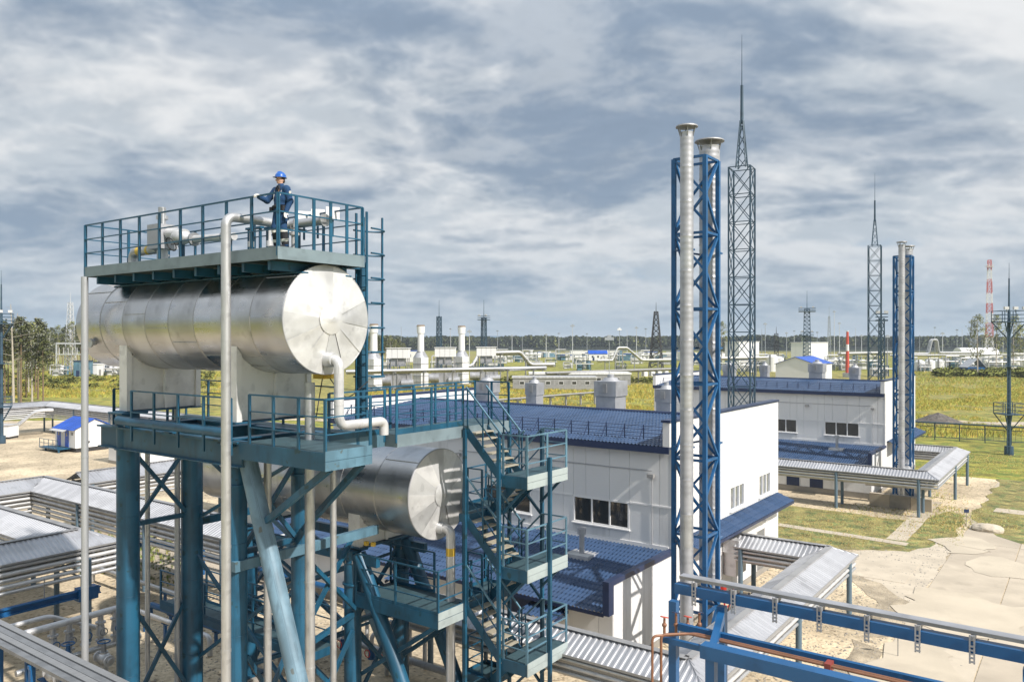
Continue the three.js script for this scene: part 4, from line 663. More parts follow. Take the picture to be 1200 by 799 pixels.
// ================= BLUE-ROOFED CABIN =================
const cabn = thing('site_cabin', 'white site cabin with bright blue gable roof and two blue doors', 'cabin', [far(88, 84.5)[0], 0, far(88, 84.5)[1]]);
{
  const W = 5.0, D = 4.4, y0 = 0.5, y1 = 2.75;                    // local: x from -W to 0, z from -D to 0 (gable towards +x)
  const gsh = new THREE.Shape([[-D, y0], [0, y0], [0, y1], [-D / 2, y1 + 1.05], [-D, y1]].map(([z, y]) => new THREE.Vector2(z, y)));
  part('wall', G(new THREE.ExtrudeGeometry(gsh, { depth: W, bevelEnabled: false }).rotateY(-Math.PI / 2)), m.white, cabn);
  for (let x = -W; x < -0.3; x += 1.0) { part('wall_panel', box(x + 0.01, Math.min(0, x + 0.99), y0, y1 - 0.02, 0.002, 0.035), rand() < 0.5 ? m.white : m.whiteC, cabn); }
  for (const [a, b] of [[-4.5, -3.6], [-2.5, -1.6]]) { const d = part('door', box(a, b, y0 + 0.05, y0 + 2.05, 0.036, 0.07), m.brightBlue, cabn); part('window', box(a + 0.3, b - 0.3, y0 + 1.3, y0 + 1.7, 0.07, 0.08), m.glass, d); part('handle', box(b - 0.15, b - 0.08, y0 + 0.95, y0 + 1.05, 0.07, 0.12), m.steel, d); }
  part('door_sign', box(-1.1, -0.5, 2.0, 2.35, 0.036, 0.05), m.steel, cabn);
  for (const s of [1, -1]) for (let k = 0; k < 7; k++) part('roof_sheet', [bar(V(-W - 0.2 + (k + 0.5) * (W + 0.4) / 7, y1 + 1.12, -D / 2), V(-W - 0.2 + (k + 0.5) * (W + 0.4) / 7, y1 - 0.12, -D / 2 + s * (D / 2 + 0.4)), (W + 0.4) / 7 - 0.02, 0.05), bar(V(-W - 0.2 + (k + 0.98) * (W + 0.4) / 7, y1 + 1.15, -D / 2), V(-W - 0.2 + (k + 0.98) * (W + 0.4) / 7, y1 - 0.09, -D / 2 + s * (D / 2 + 0.4)), 0.03, 0.06)], m.brightBlue, cabn);
  part('skid', box(-W + 0.1, -0.1, 0, y0 - 0.002, -D + 0.1, -0.1), m.dark, cabn); part('lamp', box(-0.02, 0.12, 1.05, 1.25, -1.6, -1.2), m.dark, cabn);
  part('porch', [box(-W - 1, -1.2, 0.36, 0.46, 0.04, 1.5), box(-W + 0.3, -W + 0.4, 0, 0.36, 1.2, 1.4), box(-1.4, -1.3, 0, 0.36, 1.2, 1.4)], m.petrol, cabn); for (let x = -W - 1; x < -1.2; x += 1.15) part('porch_post', box(x, x + 0.05, 0.46, 1.45, 1.4, 1.45), m.petrol, cabn); part('porch_rail', [box(-W - 1, -1.2, 1.42, 1.47, 1.38, 1.46), box(-W - 1, -1.2, 0.95, 0.99, 1.40, 1.44)], m.petrol, cabn); part('porch_roof', bar(V(-W / 2 - 0.6, y1 - 0.05, 0.05), V(-W / 2 - 0.6, y1 - 0.3, 0.9), 3.4, 0.05), m.pipePale, cabn);
}
cabn.scale.setScalar(0.9);
function shed(label, [x, z], [w, d, h], { roof = m.trim, wall = m.white, gable = 0, turn = 0, cat = 'shed', name = 'equipment_shed', win = 0, door = true, flat = 0.25, group } = {}) { // plain building: x to the right along the front, z back
  const s = thing(name, label, cat, [x, 0, z], group); s.rotation.y = turn;
  const gs = new THREE.Shape([[-d, 0], [0, 0], [0, h], ...(gable ? [[-d / 2, h + gable]] : []), [-d, h]].map(([a, b]) => new THREE.Vector2(a, b)));
  part('wall', G(new THREE.ExtrudeGeometry(gs, { depth: w, bevelEnabled: false }).rotateY(-Math.PI / 2).translate(w / 2, 0, 0)), wall, s);
  if (gable) for (const k of [1, -1]) part('roof', bar(V(0, h + gable + 0.08, -d / 2), V(0, h - 0.06, -d / 2 + k * (d / 2 + 0.3)), w + 0.5, 0.12), roof, s); else part('roof', box(-w / 2 - 0.2, w / 2 + 0.2, h, h + flat, -d - 0.2, 0.2), roof, s);
  if (door) { part('door', box(-w * 0.3, -w * 0.3 + 1.1, 0.1, 2.3, 0.002, 0.04), m.trim, s); part('door', box(w / 2 + 0.002, w / 2 + 0.04, 0.1, 2.4, -d * 0.6, -d * 0.6 + 1.2), m.galvDark, s); }
  for (let k = 0; k < win; k++) { const cx = -w / 2 + w * (k + 0.7) / (win + 0.4), f = part('window', box(cx - 0.6, cx + 0.6, h * 0.45, h * 0.75, 0.002, 0.05), m.frame, s); part('pane', box(cx - 0.52, cx + 0.52, h * 0.45 + 0.08, h * 0.75 - 0.08, 0.051, 0.06), m.glass, f); }
  part('plinth', box(-w / 2 - 0.04, w / 2 + 0.04, 0, 0.3, -d - 0.04, 0.03), m.plinth, s);
  for (let k = 1; k < Math.round(w / 2.4); k++) part('wall_joint', box(-w / 2 + k * w / Math.round(w / 2.4) - 0.02, -w / 2 + k * w / Math.round(w / 2.4) + 0.02, 0.32, h - 0.02, 0.002, 0.018), m.pipePale, s);
  return s;
}
shed('white flat-roofed block with dark blue roof, half behind the leftmost teal column', [-74.5, -39.5], [6, 4, 2.7], { roof: m.trim, door: false });

// ================= LEFT FOREGROUND: TRAY, PORTAL, MANIFOLD =================
const tray = thing('pipe_trestle', 'long grey trestle carrying four flat pipes across the lower left corner', 'pipe trestle');
for (let k = 0; k < 4; k++) { part('tray_plank', bar(V(-32, 2.86 + (k % 2) * 0.02, -10.25 - k * 0.24), V(-18.4, 2.86 + (k % 2) * 0.02, -10.25 - k * 0.24), 0.2, 0.1), k % 2 ? m.planks : m.steel, tray); }
for (const x of [-31, -28.6, -26.6, -24.3, -22.4, -20.2]) { for (const z of [-10.2, -11.05]) part('post', box(x - 0.07, x + 0.07, 0, 2.68, z - 0.07, z + 0.07), m.blue, tray); part('cross_beam', box(x - 0.06, x + 0.06, 2.68, 2.78, -11.2, -10.1), m.blue, tray); }
solo('low_pipe', [pipeline([V(-34, 1.5, -9.4), V(-20, 1.5, -9.4), V(-19.4, 0.4, -9.4)], 0.17)], m.pipeGrey, 'thick grey pipe running under the trestle in the lower left corner, upper of two', 'pipe');
solo('low_pipe', [pipeline([V(-34, 0.9, -8.9), V(-23, 0.9, -8.9), V(-22.5, 0.3, -8.9)], 0.17)], m.pipeGrey, 'thick grey pipe at the very bottom left corner, lower of two', 'pipe');
const ptl = thing('blue_portal', 'bright blue steel portal with long beam under the nearest left pipe rack', 'steel portal');
part('beam', [bar(V(-32.3, 2.1, -5), V(-32.3, 2.1, -16.1), 0.22, 0.05), bar(V(-32.3, 1.98, -5), V(-32.3, 1.98, -16.1), 0.03, 0.22), bar(V(-32.3, 1.86, -5), V(-32.3, 1.86, -16.1), 0.22, 0.05)], m.blue, ptl); for (const z of [-15.6, -9.5]) part('post', rod(V(-32.3, 0, z), V(-32.3, 3.3, z), 0.16, 0.16, 16), m.post, ptl); part('gusset', box(-32.5, -32.1, 1.7, 2.2, -15.95, -15.2), m.blue, ptl);
for (let z = -14; z < -5; z += 2) part('hanger', rod(V(-32.3, 2.1, z), V(-32.3, 2.9, z), 0.02, 0.02, 6), m.steel, ptl);
const mf = thing('pipe_manifold', 'pale pipe manifold with a row of upright silver valves, left of the leftmost column', 'pipe manifold');
part('header', pipeline([V(-29.8, 1.85, -9.3), V(-29.8, 1.85, -16.2)], 0.12), m.pipePale, mf); part('header', pipeline([V(-29.8, 0.55, -12), V(-29.8, 0.55, -16.4)], 0.11), m.pipe, mf); part('header', pipeline([V(-30.8, 1.9, -9), V(-30.8, 1.9, -13.5), V(-30.8, 0.9, -15.4)], 0.09), m.pipePale, mf);
for (let k = 0; k < 6; k++) { const z = -13.2 - k * 0.56, v = part('valve', [rod(V(-29.8, 0.6, z), V(-29.8, 1.8, z), 0.10, 0.10, 12), rod(V(-29.8, 1.05, z), V(-29.8, 1.4, z), 0.17, 0.13, 14), ringAt(V(-29.8, 1.5, z), UPV, 0.18, 0.06), ringAt(V(-29.8, 0.85, z), UPV, 0.18, 0.06)], m.pipe, mf); part('handwheel', G(new THREE.TorusGeometry(0.13, 0.02, 6, 16).rotateY(Math.PI / 2).translate(-29.55, 1.2, z)), k % 2 ? m.steel : m.blue, v); }
for (const z of [-10.5, -13, -16]) part('stand', [box(-29.86, -29.74, 0, 0.45, z - 0.06, z + 0.06), box(-30.1, -29.5, 0, 0.04, z - 0.2, z + 0.2)], m.blue, mf);
for (let k = 0; k < 5; k++) { const v = thing('gate_valve', `stubby silver gate valve in the lower left, ${['first', 'second', 'third', 'fourth', 'fifth'][k]} from the picture's edge`, 'valve', [-28.2 - (k % 2) * 0.8, 0, -9.6 - k * 0.85 - (k > 1 ? 1.2 : 0)]); part('body', [rod(V(0, 0, 0), V(0, 1.0, 0), 0.14, 0.14, 14), G(new THREE.SphereGeometry(0.24, 14, 10).translate(0, 0.75, 0)), rod(V(-0.5, 0.75, 0), V(0.5, 0.75, 0), 0.11, 0.11, 12)], m.pipe, v); part('bonnet', rod(V(0, 0.9, 0), V(0, 1.35, 0), 0.10, 0.06, 12), k % 2 ? m.blue : m.steel, v); part('handwheel', G(new THREE.TorusGeometry(0.2, 0.025, 6, 18).rotateX(Math.PI / 2).translate(0, 1.35, 0)), m.blue, v); for (const q of [-0.36, 0.36]) part('flange', ringAt(V(q, 0.75, 0), V(1, 0, 0), 0.19, 0.07), m.pipePale, v); }
[[-33, -17.5, -27, -17.6, 0.10, 0.75, 'first'], [-33, -18.6, -26.5, -18.6, 0.13, 0.55, 'second'], [-40, -19.6, -27, -19.6, 0.10, 0.8, 'third'], [-44, -24.2, -27, -24.4, 0.14, 0.7, 'fourth'], [-40, -26, -26, -26, 0.11, 0.9, 'fifth']].forEach(([x0, z0, x1, z1, r, y, w]) => { const g = thing('ground_pipe', `low pipe near the ground behind the teal columns, ${w} counting away from the camera`, 'pipe'); part('run', pipeline([V(x0, 0.05, z0), V(x0, y, z0), V(x1, y, z1), V(x1, 0.05, z1)], r, 0.3), r > 0.12 ? m.blue : m.pipe, g); for (let k = 1; k < 4; k++) { const x = mix(x0, x1, k / 4), z = mix(z0, z1, k / 4); part('stand', [box(x - 0.05, x + 0.05, 0, y - r, z - 0.05, z + 0.05), box(x - 0.2, x + 0.2, y - r - 0.05, y - r, z - 0.05, z + 0.05)], m.blue, g); } });
for (const [x, z, w] of [[-37.5, -23.5, 'left'], [-31.5, -23.5, 'right']]) { const g = thing('pipe_support', `blue goalpost pipe support standing on sand behind the columns, the ${w} one`, 'pipe support', [x, 0, z]); part('post', box(-0.9, -0.75, 0, 2.1, -0.08, 0.08), m.blue, g); part('post', box(0.75, 0.9, 0, 2.1, -0.08, 0.08), m.blue, g); part('beam', box(-1.1, 1.1, 2.1, 2.3, -0.09, 0.09), m.blue, g); part('pipe_stub', [rod(V(-0.4, 2.42, -1.4), V(-0.4, 2.42, 1.4), 0.11), rod(V(0.3, 2.42, -1.4), V(0.3, 2.42, 1.4), 0.11)], m.pipePale, g); }

// ================= BLUE PIPE BRIDGE AT THE LOWER RIGHT =================
const pb = thing('blue_pipe_bridge', 'blue steel pipe bridge with grey cable tray crossing the lower right', 'pipe bridge');
const ib = (x0, x1, y, z, h, w) => [box(x0, x1, y - 0.025, y, z - w / 2, z + w / 2), box(x0, x1, y - h, y - 0.026, z - 0.02, z + 0.02), box(x0, x1, y - h - 0.026, y - h - 0.001, z - w / 2, z + w / 2)];
part('beam', box(-8.5, -0.9, 5.62, 5.86, -18.85, -18.6), m.blue, pb); part('beam', box(-6.75, 1.2, 5.22, 5.5, -16.35, -16.05), m.blue, pb);
part('tray_rail', box(-8.4, 0.6, 5.99, 6.05, -18.93, -18.91), m.galvDark, pb); part('tray_rail', box(-8.4, 0.6, 5.99, 6.05, -18.70, -18.68), m.galvDark, pb); part('tray_floor', box(-8.4, 0.6, 5.975, 5.989, -18.91, -18.70), m.galvB, pb); part('tray_cover', box(-8.4, 0.6, 6.051, 6.065, -18.94, -18.67), m.galvB, pb);
for (let k = 0; k < 9; k++) { const x = -8.0 + k * 1.0; part('tray_bracket', [box(x - 0.02, x + 0.01, 5.42, 6.0, -18.58, -18.55), box(x + 0.06, x + 0.09, 5.42, 6.0, -18.58, -18.55), ...[0, 1, 2, 3, 4].map((i) => box(x - 0.02, x + 0.09, 5.44 + i * 0.08, 5.47 + i * 0.08, -18.584, -18.546)), box(x, x + 0.08, 5.87, 5.97, -18.9, -18.6)], m.galv, pb); }
for (const [x, z, y] of [[-7.3, -18.72, 5.5], [-1.0, -18.72, 5.5], [-6.55, -16.2, 5.2], [-8.42, -18.4, 5.5]]) part('post', [box(x - 0.1, x + 0.1, 0, y, z - 0.1, z + 0.1)], m.blue, pb);
part('cross_beam', bar(V(-7.3, 5.3, -18.7), V(-6.6, 5.1, -16.2), 0.16, 0.22), m.blue, pb); part('cross_beam', bar(V(-1.0, 5.3, -18.7), V(-1.0, 5.1, -16.2), 0.16, 0.22), m.blue, pb);
part('beam', bar(V(-8.0, 5.14, -17.75), V(1.2, 5.14, -17.75), 0.12, 0.16), m.blue, pb); part('beam', bar(V(-8.2, 4.95, -17.25), V(1.2, 4.95, -17.25), 0.10, 0.13), m.blue, pb);
part('pipe', [pipeline([V(-8.1, 1, -17.0), V(-8.1, 5.14, -17.0), V(-7.6, 5.14, -17.45), V(1.2, 5.14, -17.45)], 0.032, 0.12)], m.orange, pb); part('pipe', [pipeline([V(-8.25, 1, -16.85), V(-8.25, 5.12, -16.85), V(-7.5, 5.12, -17.6), V(1.2, 5.12, -17.6)], 0.03, 0.12)], m.orange, pb);
part('pipe_clamp', [box(-4.55, -4.42, 5.02, 5.2, -17.66, -17.38)], M([0.25, 0.05, 0.04], 0.5), pb);
for (let k = 0; k < 4; k++) { const x = -8.3 + k * 0.22, z = -17.6 - k * 0.18, v = part('valve', [rod(V(x, 4.95, z), V(x, 5.32 + (k % 2) * 0.1, z), 0.035, 0.028, 10), G(new THREE.SphereGeometry(0.06, 10, 8).translate(x, 5.15, z))], m.orange, pb); part('handwheel', G(new THREE.TorusGeometry(0.09, 0.014, 6, 14).rotateX(Math.PI / 2 - 0.3).translate(x, 5.34 + (k % 2) * 0.1, z)), k % 2 ? m.trim : m.redPaint, v); }

// red railing and black stair at the gable door, site signs, wall, boulder
const rl = thing('red_railing', 'red ramp railing by the gable wall of the nearer hall', 'railing', [0, 0, 0]);
for (const y of [0.55, 1.05]) part('rail', bar(V(-12.6, y + 0.1, -34.3), V(-12.6, y - 0.05, -31.0), 0.05), m.red, rl); for (let z = -34.2; z < -31; z += 0.8) part('post', box(-12.63, -12.57, 0, 1.12, z - 0.03, z + 0.03), m.red, rl); part('fire_bucket', G(new THREE.CylinderGeometry(0.2, 0.12, 0.35, 14).translate(-13.3, 0.9, -34.2)), m.red, rl); part('fire_box', box(-13.69, -13.45, 0.7, 1.7, -33.6, -32.9), m.red, rl);
const bs = thing('steel_steps', 'small black steel steps behind the ridge of the corrugated pipe rack', 'steps', [-10.8, 0, -27.6]); part('frame', [bar(V(0, 0.1, 0), V(0, 1.6, -1.2), 0.05, 0.1), bar(V(0.6, 0.1, 0), V(0.6, 1.6, -1.2), 0.05, 0.1)], m.dark, bs); for (let k = 0; k < 5; k++) part('step', box(0, 0.6, 0.3 + k * 0.3, 0.33 + k * 0.3, -0.3 - k * 0.24, -0.05 - k * 0.24), m.dark, bs); for (const x of [0, 0.6]) part('handrail', [bar(V(x, 1.2, 0), V(x, 2.7, -1.2), 0.04), box(x - 0.02, x + 0.02, 0.1, 1.2, -0.03, 0.03), box(x - 0.02, x + 0.02, 1.5, 2.7, -1.23, -1.17)], m.dark, bs);
for (const [px, py, lb] of [[1053, 770, 'small blue-grey marker sign on a thin pole beside the near sand patch'], [1133, 617, 'small dark marker sign on a thin pole in the dry grass by the boulder']]) { const d = depthOf(py), [x, z] = far(px, d), s = thing('marker_sign', lb, 'sign', [x, 0, z]); part('pole', rod(V(0, 0, 0), V(0, 1.0, 0), 0.018, 0.018, 8), m.steel, s); part('plate', box(-0.16, 0.16, 0.9, 1.12, 0.02, 0.035), m.trim, s); s.rotation.y = YAW; }
const wl = thing('concrete_upstand', 'low weathered concrete wall at the foot of the farther chimney pair', 'wall', [-13.2, 0, -61.7]); for (let k = 0; k < 3; k++) part('concrete_block', box(0.2 + k * 1.35, 1.53 + k * 1.35, 0, 0.95 - (k === 2 ? 0.05 : 0), -0.4, 0), k % 2 ? m.plinth : m.concB, wl);
solo('insulated_duct', pipeline([V(-13.6, 1.5, -63.4), V(-11.2, 1.5, -63.4), V(-11.2, 2.6, -66.5), V(-11.9, 2.6, -69.0)], 0.33, 0.6, 16), m.pipe, 'bent silver duct between the farther hall and its chimneys', 'duct');
{ const g = new THREE.IcosahedronGeometry(1, 4); const p = g.attributes.position; for (let i = 0; i < p.count; i++) { const v = V().fromBufferAttribute(p, i), n = 0.72 + 0.5 * fbm(v.x * 1.6 + 7, v.y * 1.6 + v.z * 1.3 + 5, 4, 3, 0, 0); p.setXYZ(i, v.x * n * 0.95, v.y * n * 0.36 + 0.1, v.z * n * 0.7); } g.computeVertexNormals(); const d = depthOf(622), [x, z] = far(1157, d); solo('boulder', G(g.translate(x, 0, z)), m.concC, 'pale boulder lying on the dry grass at the right', 'boulder'); }

// ================= LIGHT MAST ON THE RIGHT =================
{
  const d = 83, [x, z] = far(1183, d), lm = thing('light_mast', 'dark blue floodlight mast with two railed baskets at the right edge', 'light mast', [x, 0, z]); lm.rotation.y = YAW;
  part('pole', [rod(V(0, 0, 0), V(0, 15, 0), 0.22, 0.14, 14), rod(V(0, 0, 0), V(0, 0.9, 0), 0.45, 0.42, 12)], m.mastBlue, lm); part('spike', [rod(V(0, 15, 0), V(0, 18.4, 0), 0.1, 0.07, 8), rod(V(0, 18.4, 0), V(0, 20, 0), 0.03, 0.015, 6)], m.mastBlue, lm);
  for (const [y, w] of [[13.8, 1.15], [4.2, 1.0]]) {
    part('basket_floor', [box(-w, w, y, y + 0.09, -w, w), ...[[1, 1], [1, -1], [-1, 1], [-1, -1]].map(([a, b]) => bar(V(a * 0.15, y - 1.6, b * 0.15), V(a * w * 0.95, y, b * w * 0.95), 0.09))], m.mastBlue, lm);
    for (const h of [0.4, 0.8, 1.2]) part('basket_rail', [bar(V(-w, y + h, w), V(w, y + h, w), 0.05), bar(V(-w, y + h, -w), V(w, y + h, -w), 0.05), bar(V(w, y + h, -w), V(w, y + h, w), 0.05), bar(V(-w, y + h, -w), V(-w, y + h, w), 0.05)], m.mastBlue, lm);
    for (const a of [-1, 0, 1]) for (const b of [-1, 1]) part('basket_post', box(a * w - 0.03, a * w + 0.03, y, y + 1.22, b * w - 0.03, b * w + 0.03), m.mastBlue, lm);
  }
  for (const a of [-1, 0, 1]) { const l = part('floodlight', box(a * 0.95 - 0.22, a * 0.95 + 0.22, 15.1, 15.4, 0.95, 1.2), m.pipePale, lm); part('lamp_bracket', box(a * 0.95 - 0.03, a * 0.95 + 0.03, 14.8, 15.1, 1.05, 1.12), m.steel, l); }
  for (const xx of [-0.5, -0.2]) part('ladder_rail', box(xx - 0.03, xx + 0.03, 0.2, 14, 0.5, 0.55), m.mastBlue, lm); for (let y = 0.5; y < 14; y += 0.45) part('rung', box(-0.5, -0.2, y, y + 0.03, 0.51, 0.54), m.mastBlue, lm);
  for (let y = 8; y < 9; y += 1) part('basket_floor', box(-1.0, 1.0, y + 1.2, y + 1.26, -0.8, 0.8), m.mastBlue, lm);
}

// ================= WORKER =================
function sdfMesh(bones, c, size, res, k = 0.03) {       // one smooth skin round tapered bones [a, b, ra, rb]
  const mc = new MarchingCubes(res, new THREE.MeshBasicMaterial(), false, false, 400000), f = mc.field, hs = size / 2; mc.isolation = 0;
  const B = bones.map(([a, b, ra, rb]) => { const d = [b[0] - a[0], b[1] - a[1], b[2] - a[2]]; return [a, d, d[0] * d[0] + d[1] * d[1] + d[2] * d[2] || 1e-9, ra, rb]; });
  for (let z = 0; z < res; z++) for (let y = 0; y < res; y++) for (let x = 0; x < res; x++) {
    const X = c[0] + (x - res / 2) / (res / 2) * hs, Y = c[1] + (y - res / 2) / (res / 2) * hs, Z = c[2] + (z - res / 2) / (res / 2) * hs; let D = 9;
    for (const [a, d, dd, ra, rb] of B) { const px = X - a[0], py = Y - a[1], pz = Z - a[2], t = clamp((px * d[0] + py * d[1] + pz * d[2]) / dd, 0, 1), e = Math.hypot(px - d[0] * t, py - d[1] * t, pz - d[2] * t) - (ra + (rb - ra) * t); const h = Math.max(k - Math.abs(D - e), 0) / k; D = Math.min(D, e) - h * h * k * 0.25; }
    f[z * res * res + y * res + x] = -D;
  }
  mc.update(); const n = mc.count, g = new THREE.BufferGeometry(), p = new Float32Array(n * 3), q = mc.normalArray.slice(0, n * 3);
  for (let i = 0; i < n; i++) for (let j = 0; j < 3; j++) p[i * 3 + j] = c[j] + mc.positionArray[i * 3 + j] * hs;
  g.setAttribute('position', new THREE.BufferAttribute(p, 3)); g.setAttribute('normal', new THREE.BufferAttribute(q, 3)); g.setAttribute('uv', new THREE.BufferAttribute(new Float32Array(n * 2), 2)); return g;
}
{
  const w = thing('person', 'worker in blue jacket and hard hat holding the rail of the upper platform', 'person', [-15.78, PY, -12.2]);
  const skin = M([0.55, 0.33, 0.24], 0.6), cloth = M([0.008, 0.048, 0.135], 0.85, 0, { bump: T.bump, bumpScale: 0.006, uv: 3 }), black = M([0.018, 0.02, 0.026], 0.85, 0, { bump: T.bump, bumpScale: 0.005, uv: 3 }), hat = M([0.006, 0.095, 0.40], 0.35, 0, { phys: true, clearcoat: 0.6 }), glove = M([0.74, 0.73, 0.70], 0.8), refl = M([0.72, 0.72, 0.69], 0.45);
  // his right is -x; he faces +z, the rail half a metre in front; the left leg carries the weight
  const hip = 0.95, sh = 1.44, J = { hR: [-0.10, 0.93, 0], hL: [0.10, 0.94, 0], kR: [-0.15, 0.52, 0.06], kL: [0.12, 0.51, 0.03], aR: [-0.17, 0.10, -0.02], aL: [0.12, 0.10, -0.03], sR: [-0.195, 1.42, 0.0], sL: [0.195, 1.42, -0.01], eR: [-0.36, 1.18, 0.13], eL: [0.27, 1.13, -0.06], wR: [-0.33, 1.23, 0.38], wL: [0.25, 0.89, 0.04] };
  const body = part('body', sdfMesh([[[0, 0.95, 0], [0, 1.15, 0.0], 0.11, 0.10], [[0, 1.15, 0], [0, 1.4, -0.01], 0.10, 0.11], [J.sR, J.sL, 0.05, 0.05], [[0, 1.42, -0.01], [0, 1.57, 0.01], 0.056, 0.052], [[-0.008, 1.645, 0.012], [-0.02, 1.71, 0.0], 0.074, 0.088], [[-0.03, 1.60, 0.055], [-0.02, 1.63, 0.03], 0.034, 0.06], [[-0.052, 1.665, 0.088], [-0.06, 1.645, 0.105], 0.012, 0.016], [[0.06, 1.66, -0.01], [0.065, 1.64, -0.01], 0.016, 0.012], [[-0.095, 1.66, 0.0], [-0.098, 1.64, 0.0], 0.014, 0.01], [J.sR, J.eR, 0.042, 0.036], [J.eR, J.wR, 0.036, 0.026], [J.sL, J.eL, 0.042, 0.036], [J.eL, J.wL, 0.036, 0.026], [J.hR, J.kR, 0.07, 0.05], [J.kR, J.aR, 0.048, 0.034], [J.hL, J.kL, 0.07, 0.05], [J.kL, J.aL, 0.048, 0.034]], [0, 0.95, 0.05], 1.95, 128, 0.025), skin, w);
  for (const [x, y, z] of [[-0.068, 1.672, 0.082], [-0.018, 1.672, 0.088]]) part('eye', G(new THREE.SphereGeometry(0.010, 8, 6).translate(x, y, z)), m.dark, body);
  part('mouth', box(-0.065, -0.03, 1.598, 1.604, 0.084, 0.092), M([0.35, 0.14, 0.12], 0.6), body);
  part('hair', sdfMesh([[[0.0, 1.67, -0.055], [0.02, 1.63, -0.05], 0.05, 0.045], [[0.06, 1.69, -0.01], [0.055, 1.66, -0.02], 0.03, 0.025], [[-0.08, 1.69, -0.03], [-0.075, 1.66, -0.03], 0.028, 0.022]], [0, 1.66, -0.02], 0.4, 48, 0.03), M([0.06, 0.04, 0.03], 0.8), body);
  const jk = part('jacket', sdfMesh([[[-0.07, 0.93, 0], [0.07, 0.93, 0], 0.135, 0.135], [[0, 0.95, 0.0], [0, 1.2, 0.0], 0.165, 0.16], [[-0.08, 1.2, 0], [-0.1, 1.38, -0.01], 0.125, 0.105], [[0.08, 1.2, 0], [0.1, 1.38, -0.01], 0.125, 0.105], [J.sR, J.sL, 0.085, 0.085], [[0, 1.46, -0.01], [0, 1.515, 0.0], 0.085, 0.078], [J.sR, J.eR, 0.09, 0.072], [J.eR, J.wR, 0.072, 0.056], [J.sL, J.eL, 0.09, 0.072], [J.eL, J.wL, 0.072, 0.056]], [0, 1.2, 0.08], 1.1, 110, 0.035), cloth, w);
  part('placket', [bar(V(0.0, 1.46, 0.092), V(0.0, 0.98, 0.168), 0.055, 0.015), bar(V(0.03, 1.52, 0.075), V(0.08, 1.42, 0.10), 0.04, 0.015), bar(V(-0.03, 1.52, 0.075), V(-0.08, 1.42, 0.10), 0.04, 0.015)], black, jk); part('sleeve_patch', G(new THREE.CylinderGeometry(0.034, 0.034, 0.012, 18).rotateZ(Math.PI / 2).rotateZ(-0.35).translate(0.315, 1.335, -0.02)), refl, jk); part('piping', [bar(V(-0.13, 1.43, 0.085), V(-0.11, 1.15, 0.135), 0.012, 0.01), bar(V(0.13, 1.43, 0.08), V(0.11, 1.15, 0.135), 0.012, 0.01)], refl, jk);
  part('belt', G(new THREE.TorusGeometry(0.185, 0.026, 8, 30).rotateX(Math.PI / 2).scale(1.12, 1.6, 0.95).translate(0, 1.0, 0)), black, w); part('pouch', [box(0.14, 0.24, 0.86, 1.01, 0.07, 0.14), box(-0.2, -0.1, 0.9, 1.0, 0.13, 0.19)], black, w);
  const tr = part('trousers', sdfMesh([[[-0.06, 0.93, 0], [0.06, 0.93, 0], 0.13, 0.13], [J.hR, J.kR, 0.112, 0.088], [J.kR, J.aR, 0.088, 0.076], [J.hL, J.kL, 0.112, 0.088], [J.kL, J.aL, 0.088, 0.076]], [0, 0.56, 0], 1.15, 100, 0.03), cloth, w);
  for (const [k, a] of [[J.kR, J.aR], [J.kL, J.aL]]) { const q = (t, o = 0) => V(mix(k[0], a[0], t), mix(k[1], a[1], t), mix(k[2], a[2], t) + o); part('lower_leg_panel', rod(q(0.28), q(0.98), 0.092, 0.086, 18), black, tr); part('reflective_band', rod(q(0.66), q(0.82), 0.0945, 0.092, 18), refl, tr); part('knee_band', rod(q(0.13), q(0.26), 0.096, 0.094, 18), refl, tr); }
  for (const [n, a, s] of [['right', J.aR, -0.25], ['left', J.aL, 0.2]]) part('boot', sdfMesh([[[a[0], 0.10, a[2]], [a[0], 0.05, a[2] - 0.02], 0.058, 0.05], [[a[0], 0.045, a[2] - 0.03], [a[0] + s * 0.15, 0.04, a[2] + 0.17], 0.047, 0.042]], [a[0], 0.09, a[2] + 0.06], 0.5, 48, 0.03), black, w);
  // gloved hands: palm, four bent fingers and a thumb each; the right one closes over the rail
  const hand = (o, tip, up, side, bend) => { const A = (p, q, r2) => [p[0] + q[0] * r2, p[1] + q[1] * r2, p[2] + q[2] * r2], b = []; const base = A(o, tip, 0.085); b.push([A(o, side, -0.02), A(base, side, -0.026), 0.022, 0.02], [A(o, side, 0.02), A(base, side, 0.026), 0.022, 0.02]); [[-0.034, 0.038], [-0.012, 0.044], [0.011, 0.042], [0.033, 0.034]].forEach(([s, l]) => { const k0 = A(base, side, s), k1 = A(A(k0, tip, l * Math.cos(bend * 0.6)), up, -l * Math.sin(bend * 0.6)), k2 = A(A(k1, tip, l * 0.75 * Math.cos(bend * 1.5)), up, -l * 0.75 * Math.sin(bend * 1.5)), k3 = A(A(k2, tip, l * 0.5 * Math.cos(bend * 2.2)), up, -l * 0.5 * Math.sin(bend * 2.2)); b.push([k0, k1, 0.0115, 0.0105], [k1, k2, 0.0105, 0.0095], [k2, k3, 0.0095, 0.0085]); }); const t0 = A(A(o, side, -0.03), tip, 0.02), t1 = A(A(t0, side, -0.03), tip, 0.03), t2 = A(A(t1, tip, 0.03), up, -0.022); b.push([t0, t1, 0.016, 0.013], [t1, t2, 0.013, 0.011]); return sdfMesh(b, A(o, tip, 0.07), 0.3, 76, 0.008); };
  part('glove', hand([-0.33, 1.268, 0.385], [0.05, 0.05, 0.997], [0, 1, 0], [1, 0, 0], 1.0), glove, w); part('glove', hand([0.25, 0.88, 0.05], [-0.02, -0.98, 0.18], [-0.9, 0.0, 0.2], [0.1, 0.1, 0.98], 0.35), glove, w);
